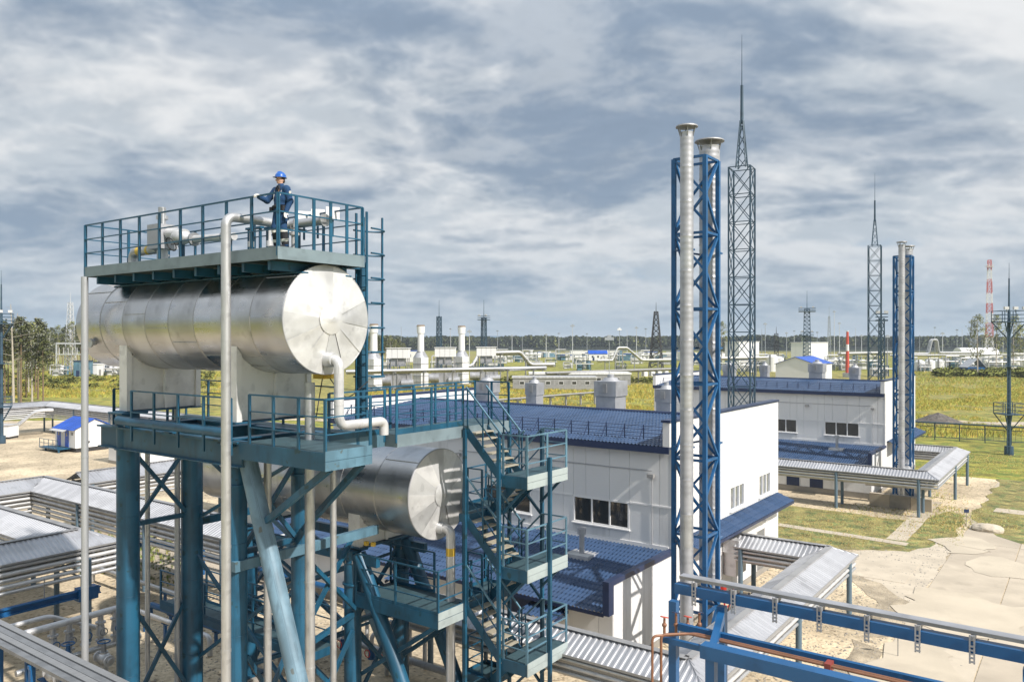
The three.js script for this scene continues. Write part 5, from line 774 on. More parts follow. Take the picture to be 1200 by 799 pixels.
  const hp = []; for (let k = 0; k <= 14; k++) { const a = k / 14 * Math.PI / 2; hp.push(new THREE.Vector2(Math.max(0.0005, Math.sin(a) * 0.128), Math.cos(a) * 0.125)); } hp.push(new THREE.Vector2(0.134, -0.012), new THREE.Vector2(0.146, -0.02), new THREE.Vector2(0.146, -0.026), new THREE.Vector2(0.125, -0.022));
  const hh = part('hard_hat', [G(new THREE.LatheGeometry(hp.reverse(), 32).scale(0.98, 1, 1.08).translate(-0.012, 1.735, 0.0)), G(new THREE.SphereGeometry(0.1, 18, 8, 0, Math.PI, 0, Math.PI / 2).scale(1, 0.12, 1.0).translate(-0.03, 1.71, 0.10))], hat, w); part('hat_ridge', G(new THREE.TorusGeometry(0.127, 0.010, 6, 20, Math.PI).rotateY(Math.PI / 2).scale(1, 1, 1.06).translate(-0.012, 1.737, 0)), hat, hh);
  part('chin_strap', [bar(V(0.075, 1.70, 0.03), V(0.0, 1.575, 0.06), 0.012, 0.006), bar(V(-0.11, 1.70, 0.03), V(-0.045, 1.575, 0.07), 0.012, 0.006)], black, hh);
}
// ================= TREES =================
function leafCloud(n, at, size, col, seed) {          // many small two-triangle leaf sprays; at(r) gives a centre and a shade
  const R = rng(seed), pos = [], nor = [], cl = [];
  for (let i = 0; i < n; i++) {
    const [c, sh, out] = at(R), s = size * (0.6 + 0.8 * R());
    const a = V(R() - 0.5, R() - 0.5, R() - 0.5).normalize(), b = V(R() - 0.5, R() * 0.6 - 0.3, R() - 0.5).cross(a).normalize(), k = (0.75 + 0.5 * R()) * sh;
    const p = [c.clone().addScaledVector(a, -s), c.clone().addScaledVector(b, s * 0.55), c.clone().addScaledVector(a, s), c.clone().addScaledVector(b, -s * 0.55)];
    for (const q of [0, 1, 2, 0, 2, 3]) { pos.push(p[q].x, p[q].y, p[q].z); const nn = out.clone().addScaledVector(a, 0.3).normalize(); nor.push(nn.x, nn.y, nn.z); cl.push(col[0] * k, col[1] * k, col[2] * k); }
  }
  const g = new THREE.BufferGeometry(); g.setAttribute('position', new THREE.Float32BufferAttribute(pos, 3)); g.setAttribute('normal', new THREE.Float32BufferAttribute(nor, 3)); g.setAttribute('uv', new THREE.Float32BufferAttribute(new Float32Array(pos.length / 3 * 2), 2)); g.setAttribute('color', new THREE.Float32BufferAttribute(cl, 3)); return g;
}
const leafMat = new THREE.MeshPhysicalMaterial({ roughness: 1, vertexColors: true, transmission: 0.35, thickness: 0 }); leafMat.color.setRGB(1, 1, 1);
function treeProto(kind, seed) {                       // returns trunk and crown geometry, base at the origin
  const R = rng(seed), trunk = [], clumps = [];
  const H = kind === 'pine' ? 15 : kind === 'birch' ? 13.5 : 12, bare = kind === 'pine' ? 0.5 : 0.3;
  const lean = V((R() - 0.5) * 0.5, 0, (R() - 0.5) * 0.5), P0 = (t) => V(lean.x * t * t, H * t, lean.z * t * t);
  for (let k = 0; k < 6; k++) trunk.push(rod(P0(k / 6), P0((k + 1) / 6), mix(0.17, 0.03, k / 6), mix(0.17, 0.03, (k + 1) / 6), 7));
  const nb = kind === 'dead' ? 16 : 26;
  for (let k = 0; k < nb; k++) {
    const t = bare + (1 - bare) * (k + R() * 0.8) / nb, a = k * 2.4 + R(), w = (kind === 'pine' ? 2.1 * Math.pow(1 - (t - bare) / (1 - bare), 0.6) : 2.0 * Math.sin(Math.PI * clamp((t - bare) / (1 - bare) * 0.85 + 0.15, 0, 1))) * (0.6 + 0.6 * R()) + 0.25;
    const s = P0(t), e = s.clone().add(V(Math.cos(a) * w, kind === 'birch' ? w * 0.5 : w * 0.2, Math.sin(a) * w));
    trunk.push(rod(s, e, 0.045 * (1.2 - t), 0.01, 5));
    if (kind !== 'dead') for (const f of [0.55, 0.8, 1]) clumps.push([s.clone().lerp(e, f), 0.38 + 0.28 * R(), 0.55 + 0.75 * R()]);
  }
  if (kind !== 'dead') clumps.push([P0(0.99), 0.4, 1.2]);
  const axis = P0(0.75);
  const crown = kind === 'dead' ? null : leafCloud(kind === 'pine' ? 1500 : 1150, (r) => { const [c, rad, sh] = clumps[Math.floor(r() * clumps.length)]; const o = V(r() - 0.5, (r() - 0.5) * 0.7, r() - 0.5).multiplyScalar(rad * 2.2); const p = c.clone().add(o); return [p, sh, p.clone().sub(V(axis.x, p.y - 0.8, axis.z)).normalize()]; }, kind === 'pine' ? 0.2 : 0.16, kind === 'pine' ? [0.12, 0.14, 0.036] : [0.22, 0.24, 0.055], seed + 5);
  return { trunk: mergeGeometries(trunk), crown };
}
const protos = { pine: [treeProto('pine', 1), treeProto('pine', 2), treeProto('pine', 3)], birch: [treeProto('birch', 4), treeProto('birch', 5)], dead: [treeProto('dead', 6)] };
function tree(kind, v, px, d, h, label, group, spin = 0) {
  const [x, z] = far(px, d), p = protos[kind][v % protos[kind].length], t = thing(kind === 'pine' ? 'pine_tree' : kind === 'birch' ? 'birch_tree' : 'bare_tree', label, 'tree', [x, 0, z], group);
  part('trunk', p.trunk, kind === 'birch' || kind === 'dead' ? m.barkPale : m.bark, t); if (p.crown) part('crown', p.crown, leafMat, t);
  const s = h / (kind === 'pine' ? 15 : kind === 'birch' ? 13.5 : 12); t.scale.set(s * (0.85 + 0.3 * rand()), s, s * (0.85 + 0.3 * rand())); t.rotation.y = spin || rand() * 6; return t;
}
const nth = (i) => (i + 1) + (['st', 'nd', 'rd'][(i + 1) % 10 - 1] && Math.floor((i + 1) / 10) !== 1 ? ['st', 'nd', 'rd'][(i + 1) % 10 - 1] : 'th');
// the wood at the left edge
[[5, 150, 15.5], [14, 158, 14], [24, 149, 16], [30, 165, 14.5], [37, 152, 15], [44, 160, 16], [50, 151, 13], [-6, 156, 14], [9, 172, 15], [20, 175, 16.5], [33, 178, 15.5], [41, 176, 14]].forEach(([px, d, h], i) => tree(i % 3 === 1 ? 'birch' : 'pine', i, px, d, h, (i % 3 === 1 ? 'pale-stemmed leafy tree' : 'tall pine') + ' in the clump at the left edge, ' + nth([-6, 5, 9, 14, 20, 24, 30, 33, 37, 41, 44, 50].indexOf(px)) + ' tree from the left', i % 3 === 1 ? 'leafy trees in the clump at the left edge' : 'pines in the clump at the left edge'));
tree('dead', 0, 15, 146, 18.5, 'tallest bare dead tree standing out of the clump at the left edge'); tree('dead', 0, 21.5, 150, 17, 'second tallest bare dead tree at the left edge, right of the tallest', undefined, 2);
for (let i = 0; i < 34; i++) { const px = 46 + i * 2.9 + rr(-1.2, 1.2); tree(i % 5 === 3 ? 'birch' : 'pine', i, px, rr(285, 345), rr(13.5, 18.5), (i % 5 === 3 ? 'pale leafy tree' : 'pine') + ' in the wood edge behind the left meadow, ' + nth(i) + ' from the left', i % 5 === 3 ? 'leafy trees of the wood edge behind the left meadow' : 'pines of the wood edge behind the left meadow'); }
for (let i = 0; i < 16; i++) tree(i % 3 ? 'pine' : 'birch', i, 432 + i * 2.7 + rr(-1.2, 1.2), rr(330, 380), rr(12, 15) - i * 0.12, (i % 3 ? 'pine' : 'leafy tree') + ' in the small wood behind the white stacks, ' + nth(i) + ' from the left', i % 3 ? 'pines behind the leftmost white stack' : 'leafy trees behind the leftmost white stack');
[[1146, 255, 19.5, 'thin pale birch left of the red and white tower foot'], [1168, 300, 21, 'thin leafy birch just right of the red and white tower'], [1188, 270, 20, 'leafy birch behind the light mast at the right edge'], [1197, 330, 18, 'last birch at the right edge beyond the light mast'], [846, 330, 19, 'tall leafy birch showing right behind the near chimney tower']].forEach(([px, d, h, l], i) => tree('birch', i, px, d, h, l));
// far forest: one mass to the horizon
{
  const R = rng(77), N = 15000;
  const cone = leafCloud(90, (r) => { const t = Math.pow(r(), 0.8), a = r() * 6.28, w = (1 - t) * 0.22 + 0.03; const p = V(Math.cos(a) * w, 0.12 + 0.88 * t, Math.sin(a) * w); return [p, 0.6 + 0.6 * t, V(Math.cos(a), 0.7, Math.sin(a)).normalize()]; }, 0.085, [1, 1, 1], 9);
  const mat = M([1, 1, 1], 1); mat.vertexColors = true;
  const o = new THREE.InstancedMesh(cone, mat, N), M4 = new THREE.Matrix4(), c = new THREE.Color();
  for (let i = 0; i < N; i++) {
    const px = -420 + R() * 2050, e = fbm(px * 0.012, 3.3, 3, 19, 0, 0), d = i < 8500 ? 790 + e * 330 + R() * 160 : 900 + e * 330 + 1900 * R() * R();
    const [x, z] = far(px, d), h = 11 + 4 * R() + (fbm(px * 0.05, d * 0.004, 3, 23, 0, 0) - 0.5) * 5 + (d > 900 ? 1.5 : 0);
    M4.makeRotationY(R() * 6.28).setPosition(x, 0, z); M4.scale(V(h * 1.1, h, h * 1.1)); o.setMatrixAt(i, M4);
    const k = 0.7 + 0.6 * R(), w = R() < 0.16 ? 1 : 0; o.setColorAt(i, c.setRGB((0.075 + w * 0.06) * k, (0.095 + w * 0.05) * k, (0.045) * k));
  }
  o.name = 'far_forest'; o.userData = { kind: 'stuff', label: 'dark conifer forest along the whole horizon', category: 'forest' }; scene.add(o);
}
// grass tufts of the meadows and verges
{
  const R = rng(5), pos = [], nor = []; for (let k = 0; k < 9; k++) { const a = k * 2.4, r = 0.12 * R(), x = Math.cos(a) * r, z = Math.sin(a) * r, l = 0.5 + R() * 0.6, w = 0.035; pos.push(x - w * Math.sin(a), 0, z + w * Math.cos(a), x + w * Math.sin(a), 0, z - w * Math.cos(a), x + Math.cos(a) * 0.25 * l, l, z + Math.sin(a) * 0.25 * l); for (let q = 0; q < 3; q++) nor.push(Math.cos(a) * 0.4, 0.9, Math.sin(a) * 0.4); }
  const g = new THREE.BufferGeometry(); g.setAttribute('position', new THREE.Float32BufferAttribute(pos, 3)); g.setAttribute('normal', new THREE.Float32BufferAttribute(nor, 3));
  const put = (name, label, zones) => {
    const list = []; for (const [a, b, d0, d1, n, h, c0] of zones) for (let i = 0; i < n; i++) { const px = a + R() * (b - a), d = d0 + (d1 - d0) * R(), [x, z] = far(px, d); const q = fbm(x * 0.16, z * 0.16, 3, 55, 0, 0); if (q < 0.34 + R() * 0.2) continue; list.push([x, z, h * (0.5 + q * 0.9) * (0.7 + 0.6 * R()), c0, q]); }
    const mm = M([1, 1, 1], 0.9), o = new THREE.InstancedMesh(g, mm, list.length), M4 = new THREE.Matrix4(), c = new THREE.Color();
    list.forEach(([x, z, h, c0, q], i) => { M4.makeRotationY(R() * 6.28).setPosition(x, 0, z); M4.scale(V(h * 1.5, h, h * 1.5)); o.setMatrixAt(i, M4); const k = 0.65 + 0.7 * R(), y = R() < 0.3 ? 1.25 : 0.9; o.setColorAt(i, c.setRGB(c0[0] * k * y, c0[1] * k, c0[2] * k)); });
    o.name = numbered(name); o.userData = { kind: 'stuff', label, category: 'grass' }; scene.add(o);
  };
  put('grass', 'yellow-green meadow grass growing across the open ground', [[1050, 1230, 98, 200, 15000, 0.5, [0.46, 0.43, 0.09]], [1050, 1230, 200, 300, 7000, 0.7, [0.40, 0.39, 0.09]], [-20, 260, 165, 290, 16000, 0.7, [0.46, 0.43, 0.08]], [430, 800, 120, 210, 17000, 0.6, [0.52, 0.45, 0.09]], [850, 1060, 120, 240, 7000, 0.55, [0.44, 0.40, 0.09]]]);
  put('verge_grass', 'short dry grass on the verges by the farther pipe rack', [[905, 1130, 46, 58, 3200, 0.11, [0.56, 0.50, 0.20]], [1090, 1230, 50, 85, 5000, 0.14, [0.54, 0.50, 0.18]], [20, 220, 38, 50, 1500, 0.25, [0.30, 0.36, 0.09]]]);
  // bushes as one leafy band behind the right meadow
  const rows = []; for (let i = 0; i < 420; i++) { const px = 1100 + R() * 130, d = 250 + R() * 40, [x, z] = far(px, d); rows.push([x, z, 0.9 + R() * 2.0]); } for (let i = 0; i < 260; i++) { const px = -10 + R() * 260, d = 190 + R() * 90, [x, z] = far(px, d); rows.push([x, z, 0.6 + R() * 1.4]); } for (let i = 0; i < 180; i++) { const px = 560 + R() * 220, d = 215 + R() * 25, [x, z] = far(px, d); rows.push([x, z, 0.6 + R() * 1.3]); }
  const bush = leafCloud(70, (r) => { const v = V(r() - 0.5, r() - 0.2, r() - 0.5).normalize().multiplyScalar(0.6 * Math.cbrt(r()) + 0.1); return [V(v.x, Math.abs(v.y) + 0.15, v.z), 0.7 + v.y * 0.6, v.clone().normalize()]; }, 0.14, [1, 1, 1], 12);
  const bm = M([1, 1, 1], 1); bm.vertexColors = true; const o = new THREE.InstancedMesh(bush, bm, rows.length), M4 = new THREE.Matrix4(), c = new THREE.Color();
  rows.forEach(([x, z, s], i) => { M4.makeRotationY(R() * 6).setPosition(x, 0, z); M4.scale(V(s * 1.3, s, s * 1.3)); o.setMatrixAt(i, M4); const k = 0.7 + 0.6 * R(); o.setColorAt(i, c.setRGB(0.20 * k, 0.22 * k, 0.05 * k)); });
  o.name = 'undergrowth'; o.userData = { kind: 'stuff', label: 'low green scrub behind the meadows', category: 'scrub' }; scene.add(o);
  // pebbles on the sand
  const pg = new THREE.IcosahedronGeometry(1, 0), pn = 5200, po = new THREE.InstancedMesh(pg, m.plinth, pn); let n = 0;
  while (n < pn) { const u = R(), px = u < 0.6 ? 880 + R() * 250 : 130 + R() * 260, d = u < 0.6 ? 26 + R() * 20 : 26 + R() * 22, [x, z] = far(px, d); M4.makeRotationY(R() * 6).setPosition(x, 0.01, z); const s = 0.02 + 0.05 * R() * R(); M4.scale(V(s, s * 0.6, s)); po.setMatrixAt(n++, M4); }
  po.name = 'pebbles'; po.userData = { kind: 'stuff', label: 'loose pebbles strewn over the sandy yard', category: 'pebbles' }; scene.add(po);
}

// ================= MIDDLE DISTANCE =================
const wY = (x) => x;
function lattice(name, label, category, px, d, h, w0, w1, mat, { n = 14, decks = [], spike = 0, bands, br = 0.16 } = {}) {
  const [x, z] = far(px, d), t = thing(name, label, category, [x, 0, z]), W = (y) => mix(w0, w1, y / h) / 2, mats = bands || [mat]; t.rotation.y = 0.3;
  for (const [a, b] of [[1, 1], [1, -1], [-1, -1], [-1, 1]]) for (let k = 0; k < mats.length; k++) { const y0 = h * k / mats.length, y1 = h * (k + 1) / mats.length; part('leg', bar(V(a * W(y0), y0, b * W(y0)), V(a * W(y1), y1, b * W(y1)), br * 1.3), mats[k], t); }
  for (let k = 0; k < mats.length; k++) { const list = []; for (let i = 0; i < n; i++) { if (Math.floor((i + 0.5) / n * mats.length) !== k) continue; const y0 = h * i / n, y1 = h * (i + 1) / n; for (const [a, b, c, e] of [[-1, 1, 1, 1], [1, 1, 1, -1], [1, -1, -1, -1], [-1, -1, -1, 1]]) list.push(bar(V(a * W(y0), y0, b * W(y0)), V(c * W(y1), y1, e * W(y1)), br), bar(V(c * W(y0), y0, e * W(y0)), V(a * W(y1), y1, b * W(y1)), br), bar(V(a * W(y1), y1, b * W(y1)), V(c * W(y1), y1, e * W(y1)), br)); } if (list.length) part('bracing', list, mats[k], t).userData.kind = 'stuff'; }
  for (const [y, s] of decks) { part('platform', [box(-s, s, y, y + 0.25, -s, s), ...[0.7, 1.3].flatMap((q) => [box(-s, s, y + q, y + q + 0.12, s - 0.1, s), box(-s, s, y + q, y + q + 0.12, -s, -s + 0.1), box(s - 0.1, s, y + q, y + q + 0.12, -s + 0.1, s - 0.1), box(-s, -s + 0.1, y + q, y + q + 0.12, -s + 0.1, s - 0.1)])], mat, t); for (const q of [-1, 1]) part('floodlight', box(q * s * 0.7 - 0.35, q * s * 0.7 + 0.35, y + 1.4, y + 1.9, s * 0.6, s * 0.9), m.pipePale, t); }
  if (spike) part('spike', rod(V(0, h - 0.5, 0), V(0, h + spike, 0), br * 0.9, br * 0.3, 6), mat, t);
  return t;
}
const grey = M([0.30, 0.33, 0.36], 0.6), paleSteel = M([0.55, 0.57, 0.6], 0.5, 0.3);
lattice('floodlight_tower', 'dark blue lattice floodlight tower above the white tank building', 'tower', 946, 300, 23.5, 3.0, 1.9, m.mastBlue, { decks: [[13.5, 2.4], [22.5, 3.0]], spike: 7, n: 16 });
lattice('radio_tower', 'tall red and white lattice radio tower near the right edge', 'radio tower', 1160, 560, 68, 4.8, 2.0, m.white, { n: 20, br: 0.17, bands: [m.white, m.white, m.redPaint, m.white, m.redPaint, m.white, m.redPaint, m.white, m.redPaint], decks: [[63, 2.2]], spike: 0 });
lattice('power_pylon', 'dark lattice pylon standing left of the tall twin chimneys', 'pylon', 769, 340, 24, 5.5, 1.4, m.dark, { n: 10, spike: 4, br: 0.2 });
lattice('power_pylon', 'grey power pylon with cross arms left of the red and white tower', 'pylon', 1141, 700, 30, 6, 2, grey, { n: 8, spike: 0, br: 0.3, decks: [[27, 3.5]] });
lattice('lattice_mast', 'slim lattice mast between the two right-hand white stacks', 'mast', 514.5, 240, 19, 1.5, 1.1, m.mastBlue, { n: 12, spike: 5, br: 0.12 });
lattice('lattice_mast', 'lattice floodlight mast right of the rightmost white stack', 'mast', 567, 270, 19.5, 1.9, 1.3, m.mastBlue, { n: 12, decks: [[18.6, 1.7]], spike: 6, br: 0.14 });
lattice('lattice_mast', 'white lattice mast rising above the wood at the left', 'mast', 82, 300, 26, 3, 1.2, paleSteel, { n: 14, spike: 4, br: 0.16 });
lattice('power_pylon', 'small grey pylon among the trees at the left', 'pylon', 36, 330, 18, 3, 1, paleSteel, { n: 8, spike: 2, br: 0.16 });
lattice('lattice_mast', 'slim grey lattice mast far behind the blue-roofed white hall', 'mast', 972, 480, 26, 2.2, 0.9, grey, { n: 10, spike: 6, br: 0.2 });
lattice('lattice_mast', 'dark paired-looking lattice mast left of the white tank building', 'mast', 910, 330, 14.5, 1.8, 1.4, m.dark, { n: 8, spike: 3, br: 0.18 });
lattice('lattice_mast', 'dark lattice mast directly left of the farther lightning mast foot', 'mast', 1033.5, 150, 16, 1.2, 0.9, m.mastBlue, { n: 12, spike: 2, br: 0.09, decks: [[15.5, 1.0]] });
[[897, 420, 20, 'pale floodlight pole far left of the white tank building'], [671, 330, 17.5, 'floodlight pole in front of the forest, left of the blue-roofed house'], [746, 420, 18, 'floodlight pole right of the blue-roofed house, before the pylon'], [726, 330, 16, 'pole with a white lamp cluster above the blue-roofed house'], [978, 520, 30, 'thin tall pole right behind the blue-roofed white hall, left of two'], [984, 500, 22, 'thin pole left of the red and white chimney, right of two'], [1040.5, 320, 13, 'pole between the farther lightning mast and chimney pair'], [600, 500, 14, 'lone thin pole before the forest right of the floodlight mast'], [640, 520, 15, 'thin pole before the forest in the middle, left of the floodlight pole'], [922, 520, 16, 'thin white pole over the left edge of the white tank building'], [1010, 480, 14, 'thin white pole right of the red and white chimney'], [1105, 420, 15, 'thin pole above the far pipework at the right'], [714, 160, 12, 'thin grey pole in the meadow behind the hall vents'], [550, 320, 15, 'thin pole left of the floodlight mast in the middle'], [120, 260, 16, 'thin pole behind the left end of the tall tank']].forEach(([px, d, h, l], i) => { const [x, z] = far(px, d), t = thing('lamp_pole', l, 'pole', [x, 0, z]); part('pole', rod(V(0, 0, 0), V(0, h, 0), 0.2 * d / 350, 0.11 * d / 350, 8), i % 3 ? paleSteel : grey, t); part('lamp_head', [box(-0.9, 0.9, h - 0.1, h + 0.5, -0.3, 0.3), box(-0.4, 0.4, h + 0.5, h + 0.9, -0.25, 0.25)], i === 3 ? m.white : grey, t); t.rotation.y = YAW; });
// red and white chimney
{ const [x, z] = far(993.5, 255), c = thing('banded_chimney', 'slim red and white banded chimney right of the blue-roofed white hall', 'chimney', [x, 0, z]); for (let k = 0; k < 7; k++) part('band', rod(V(0, k * 2.1, 0), V(0, (k + 1) * 2.1, 0), 0.62 - k * 0.035, 0.62 - (k + 1) * 0.035, 16), [m.redPaint, m.redPaint, m.redPaint, m.redPaint, m.white, m.redPaint, m.redPaint][k], c); part('rim', ringAt(V(0, 14.7, 0), UPV, 0.42, 0.3), m.white, c); part('base', box(-1.2, 1.2, 0, 1.4, -1.2, 1.2), m.galv, c); }
// gas turbine units: white stacks and boxes
[[438, 186, 'leftmost', 0], [493, 200, 'middle', 1], [541, 212, 'rightmost', 2]].forEach(([px, d, w, k]) => {
  const [x, z] = far(px, d), u = thing('exhaust_stack', `fat white exhaust stack on a tapered base, ${w} of three`, 'chimney', [x, 0, z]);
  part('stack', [rod(V(0, 9, 0), V(0, 14.6, 0), 0.85, 0.78, 20), rod(V(0, 13.6, 0), V(0, 15.4, 0), 0.95, 1.05, 20)], m.white, u); part('rim', [rod(V(0, 15.4, 0), V(0, 15.7, 0), 1.1, 0.9, 20)], m.bark, u); part('transition', G(new THREE.CylinderGeometry(0.95, 1.9, 1.6, 4, 1).rotateY(Math.PI / 4).translate(0, 8.3, 0)), m.galv, u); part('base', box(-1.35, 1.35, 0.4, 7.5, -1.35, 1.35), m.whiteC, u); for (let y = 1.4; y < 7.4; y += 1.5) part('stiffener', box(-1.4, 1.4, y, y + 0.15, -1.42, 1.42), m.galv, u); part('plinth', box(-1.8, 1.8, 0, 0.4, -1.8, 1.8), m.plinth, u);
  const [bx, bz] = far(px + 29, d + 6), f = thing('turbine_filter_house', `white filter house on legs right of the ${w} exhaust stack`, 'turbine unit', [bx, 0, bz]); f.rotation.y = YAW;
  part('filter_box', box(-2.6, 2.6, 7.6, 9.9, -2, 2), m.white, f); part('filter_roof', box(-2.8, 2.8, 9.9, 10.05, -2.2, 2.2), m.whiteC, f); for (let k2 = 0; k2 < 4; k2++) part('filter_joint', box(-2.6 + k2 * 1.3 - 0.03, -2.6 + k2 * 1.3 + 0.03, 7.62, 9.88, 2.002, 2.03), m.galv, f); part('duct', [box(-1.6, 1.6, 5.6, 7.58, -1.4, 1.4), box(-3.6, 3.2, 0.3, 4.4, -1.6, 1.6)], m.galvB, f); for (const a of [-2.3, 0, 2.3]) for (const b of [-1.7, 1.7]) part('leg', box(a - 0.12, a + 0.12, 0, 7.58, b - 0.12, b + 0.12), m.galvDark, f); part('gallery', [box(-3.8, 3.6, 4.6, 4.75, 1.5, 2.4), ...[0, 1, 2, 3, 4, 5].map((i) => box(-3.7 + i * 1.4, -3.6 + i * 1.4, 4.75, 5.9, 2.3, 2.36)), box(-3.8, 3.6, 5.8, 5.9, 2.3, 2.36)], m.mastBlue, f); part('machine', [rod(V(-4.4, 2.2, 1.6), V(-1.5, 2.2, 1.6), 1.1, 1.1, 16), rod(V(1, 1.6, 1.9), V(3.8, 1.6, 1.9), 0.9, 0.9, 16)], m.galv, f);
});
// long elevated pipelines
function pipeline2(label, pts, { y = 4.5, r = 0.5, n = 2, mat = m.pipePale, every = 9, posts = true, name = 'elevated_pipeline' } = {}) {
  const t = thing(name, label, 'pipeline'), P3 = pts.map(([px, d, yy]) => { const [x, z] = far(px, d); return V(x, yy ?? y, z); });
  for (let k = 0; k < n; k++) part('pipe', pipeline(P3.map((p) => p.clone().add(V(-SN * k * r * 2.6, k % 2 ? -r * 1.2 : 0, -CS * k * r * 2.6))), r, r * 2.5, 10), k % 2 ? m.pipe : mat, t);
  if (posts) for (let i = 0; i < P3.length - 1; i++) { const L = P3[i].distanceTo(P3[i + 1]), q = Math.max(1, Math.round(L / every)); for (let k = 0; k < q; k++) { const p = P3[i].clone().lerp(P3[i + 1], (k + 0.5) / q); part('post', [box(p.x - 0.15, p.x + 0.15, 0, p.y - r, p.z - 0.15, p.z + 0.15), box(p.x - 0.8, p.x + 0.8, p.y - r - 0.25, p.y - r, p.z - 0.12, p.z + 0.12)], m.galvDark, t); } }
  return t;
}
pipeline2('long pale elevated pipeline in front of the white exhaust stacks', [[405, 175], [640, 200]], { y: 5.0, r: 0.33, n: 3, every: 7, mat: m.galv });
pipeline2('pale pipeline lifted in a square loop, right of the white stacks', [[530, 222, 4.6], [553, 226, 4.6], [562, 228, 8.2], [610, 236, 8.4], [622, 238, 4.6], [650, 240, 4.6]], { r: 0.42, n: 2, every: 14 });
pipeline2('long grey pipeline running behind the meadow to the chimney tower', [[640, 200], [800, 232]], { y: 3.6, r: 0.28, n: 3, every: 8, mat: m.galvDark });
pipeline2('pale pipes with a raised arch left of the dark pylon', [[700, 300, 4.2], [718, 303, 4.2], [724, 304, 9], [735, 305, 9], [752, 308, 4.2], [790, 312, 4.2]], { r: 0.32, n: 2, every: 14 });
pipeline2('low pipeline on short posts just behind the nearer hall', [[575, 128], [705, 150]], { y: 2.2, r: 0.12, n: 3, every: 4, mat: m.galvDark });
pipeline2('long far pipe bridge crossing the right background', [[1045, 330], [1240, 345]], { y: 5.6, r: 0.26, n: 3, every: 12, mat: m.galv });
pipeline2('pale pipe arch in the right background before the white hangar', [[1060, 400, 5], [1089, 400, 5], [1093, 400, 12], [1099, 400, 12], [1101, 400, 5.5], [1150, 400, 5.5]], { r: 0.4, n: 3, mat: m.galv, every: 14 });
pipeline2('far pipe bridge behind the blue-roofed white hall', [[985, 300], [1045, 330]], { y: 6.8, r: 0.4, n: 3, every: 10 });
pipeline2('pipe bridge between the white tank building and the lightning mast', [[845, 260], [900, 270]], { y: 6.0, r: 0.4, n: 3, every: 10 });
// sheds and halls
const place = (px, d) => far(px, d);
const shd = (label, px, d, dim, o = {}) => shed(label, place(px, d), dim, { turn: YAW * (o.face ?? 1), ...o });
shd('white gabled hall with bright blue roof beyond the farther plant hall', 966, 226, [17, 11, 5.2], { roof: m.brightBlue, gable: 1.9, face: Math.PI / 2 / YAW, win: 1, name: 'white_hall', cat: 'hall' });
shd('big plain white tank building under the lattice floodlight tower', 938, 395, [9, 34, 10.4], { face: 0, roof: m.whiteC, name: 'white_hall', cat: 'hall', flat: 0.3, door: false });
shd('big white box-shaped building between the chimney tower and the lightning mast', 858, 325, [6, 24, 11], { face: 0, roof: m.whiteC, name: 'white_hall', cat: 'hall', flat: 0.3, door: false });
shd('white house with dark blue roof near the forest in the middle', 701, 450, [10.5, 7, 4], { roof: m.brightBlue, gable: 1.8, name: 'house', cat: 'house', win: 3 });
shd('long low shed with pale flat roof right of the pipe loop', 680, 205, [26, 7, 3.0], { roof: m.whiteC, flat: 0.5, wall: m.galvDark, win: 5 });
shd('second long low shed with pale roof, dark glazed front, nearer the meadow', 650, 190, [20, 6, 2.8], { roof: m.pipePale, flat: 0.35, wall: m.galvDark, win: 6 });
shd('white and blue building peeping behind the leftmost filter house', 470, 420, [16, 9, 6], { roof: m.brightBlue, win: 3 });
shd('blue and white container block below the white lattice mast at the left', 93, 250, [4, 4, 5.2], { roof: m.trim, wall: m.petrolPale });
shd('white container right of the blue container block at the left', 104, 255, [5, 4, 4], { roof: m.white, door: true });
shd('row of white and blue modules left of the tall tank, right of the containers', 121, 262, [7, 4, 4.4], { roof: m.trim, win: 2 });
{ const R = rng(41); let first = null; for (let i = 0; i < 34; i++) { const px = 575 + i * 8.6 + R() * 6, d = 440 + R() * 130, w = 5 + R() * 7, o = i % 4 === 2 ? { roof: m.brightBlue } : i % 4 === 1 ? { roof: m.galvDark } : { roof: m.whiteC }; shed((i % 4 === 2 ? 'blue-roofed' : 'small') + ' hut in the far row of site huts before the forest, ' + nth(i) + ' from the left', place(px, d), [w, 4, 2.6 + R() * 2.2], { turn: YAW + R() - 0.5, name: 'site_hut', cat: 'hut', door: false, group: 'far scatter of site huts before the forest', wall: i % 5 === 3 ? m.petrolPale : m.white, ...o }); } }
// far white hangar with rounded roof
{ const [x, z] = far(1144, 430), h = thing('white_hangar', 'long white round-topped hangar in the right background', 'hangar', [x, 0, z]); h.rotation.y = YAW; part('shell', G(new THREE.CylinderGeometry(5.5, 5.5, 20, 24, 1, false, 0, Math.PI).rotateZ(Math.PI / 2).rotateX(0).translate(0, 2.2, 0)), m.white, h); part('side_wall', box(-10, 10, 0, 2.2, -5.4, 5.4), m.whiteC, h); for (let k = 0; k < 6; k++) part('rib', G(new THREE.TorusGeometry(5.52, 0.09, 5, 24, Math.PI).rotateY(Math.PI / 2).translate(-9.5 + k * 3.8, 2.2, 0)), m.pipePale, h); part('door', box(-1.5, 1.5, 0, 3.4, 5.41, 5.5), m.galv, h); }
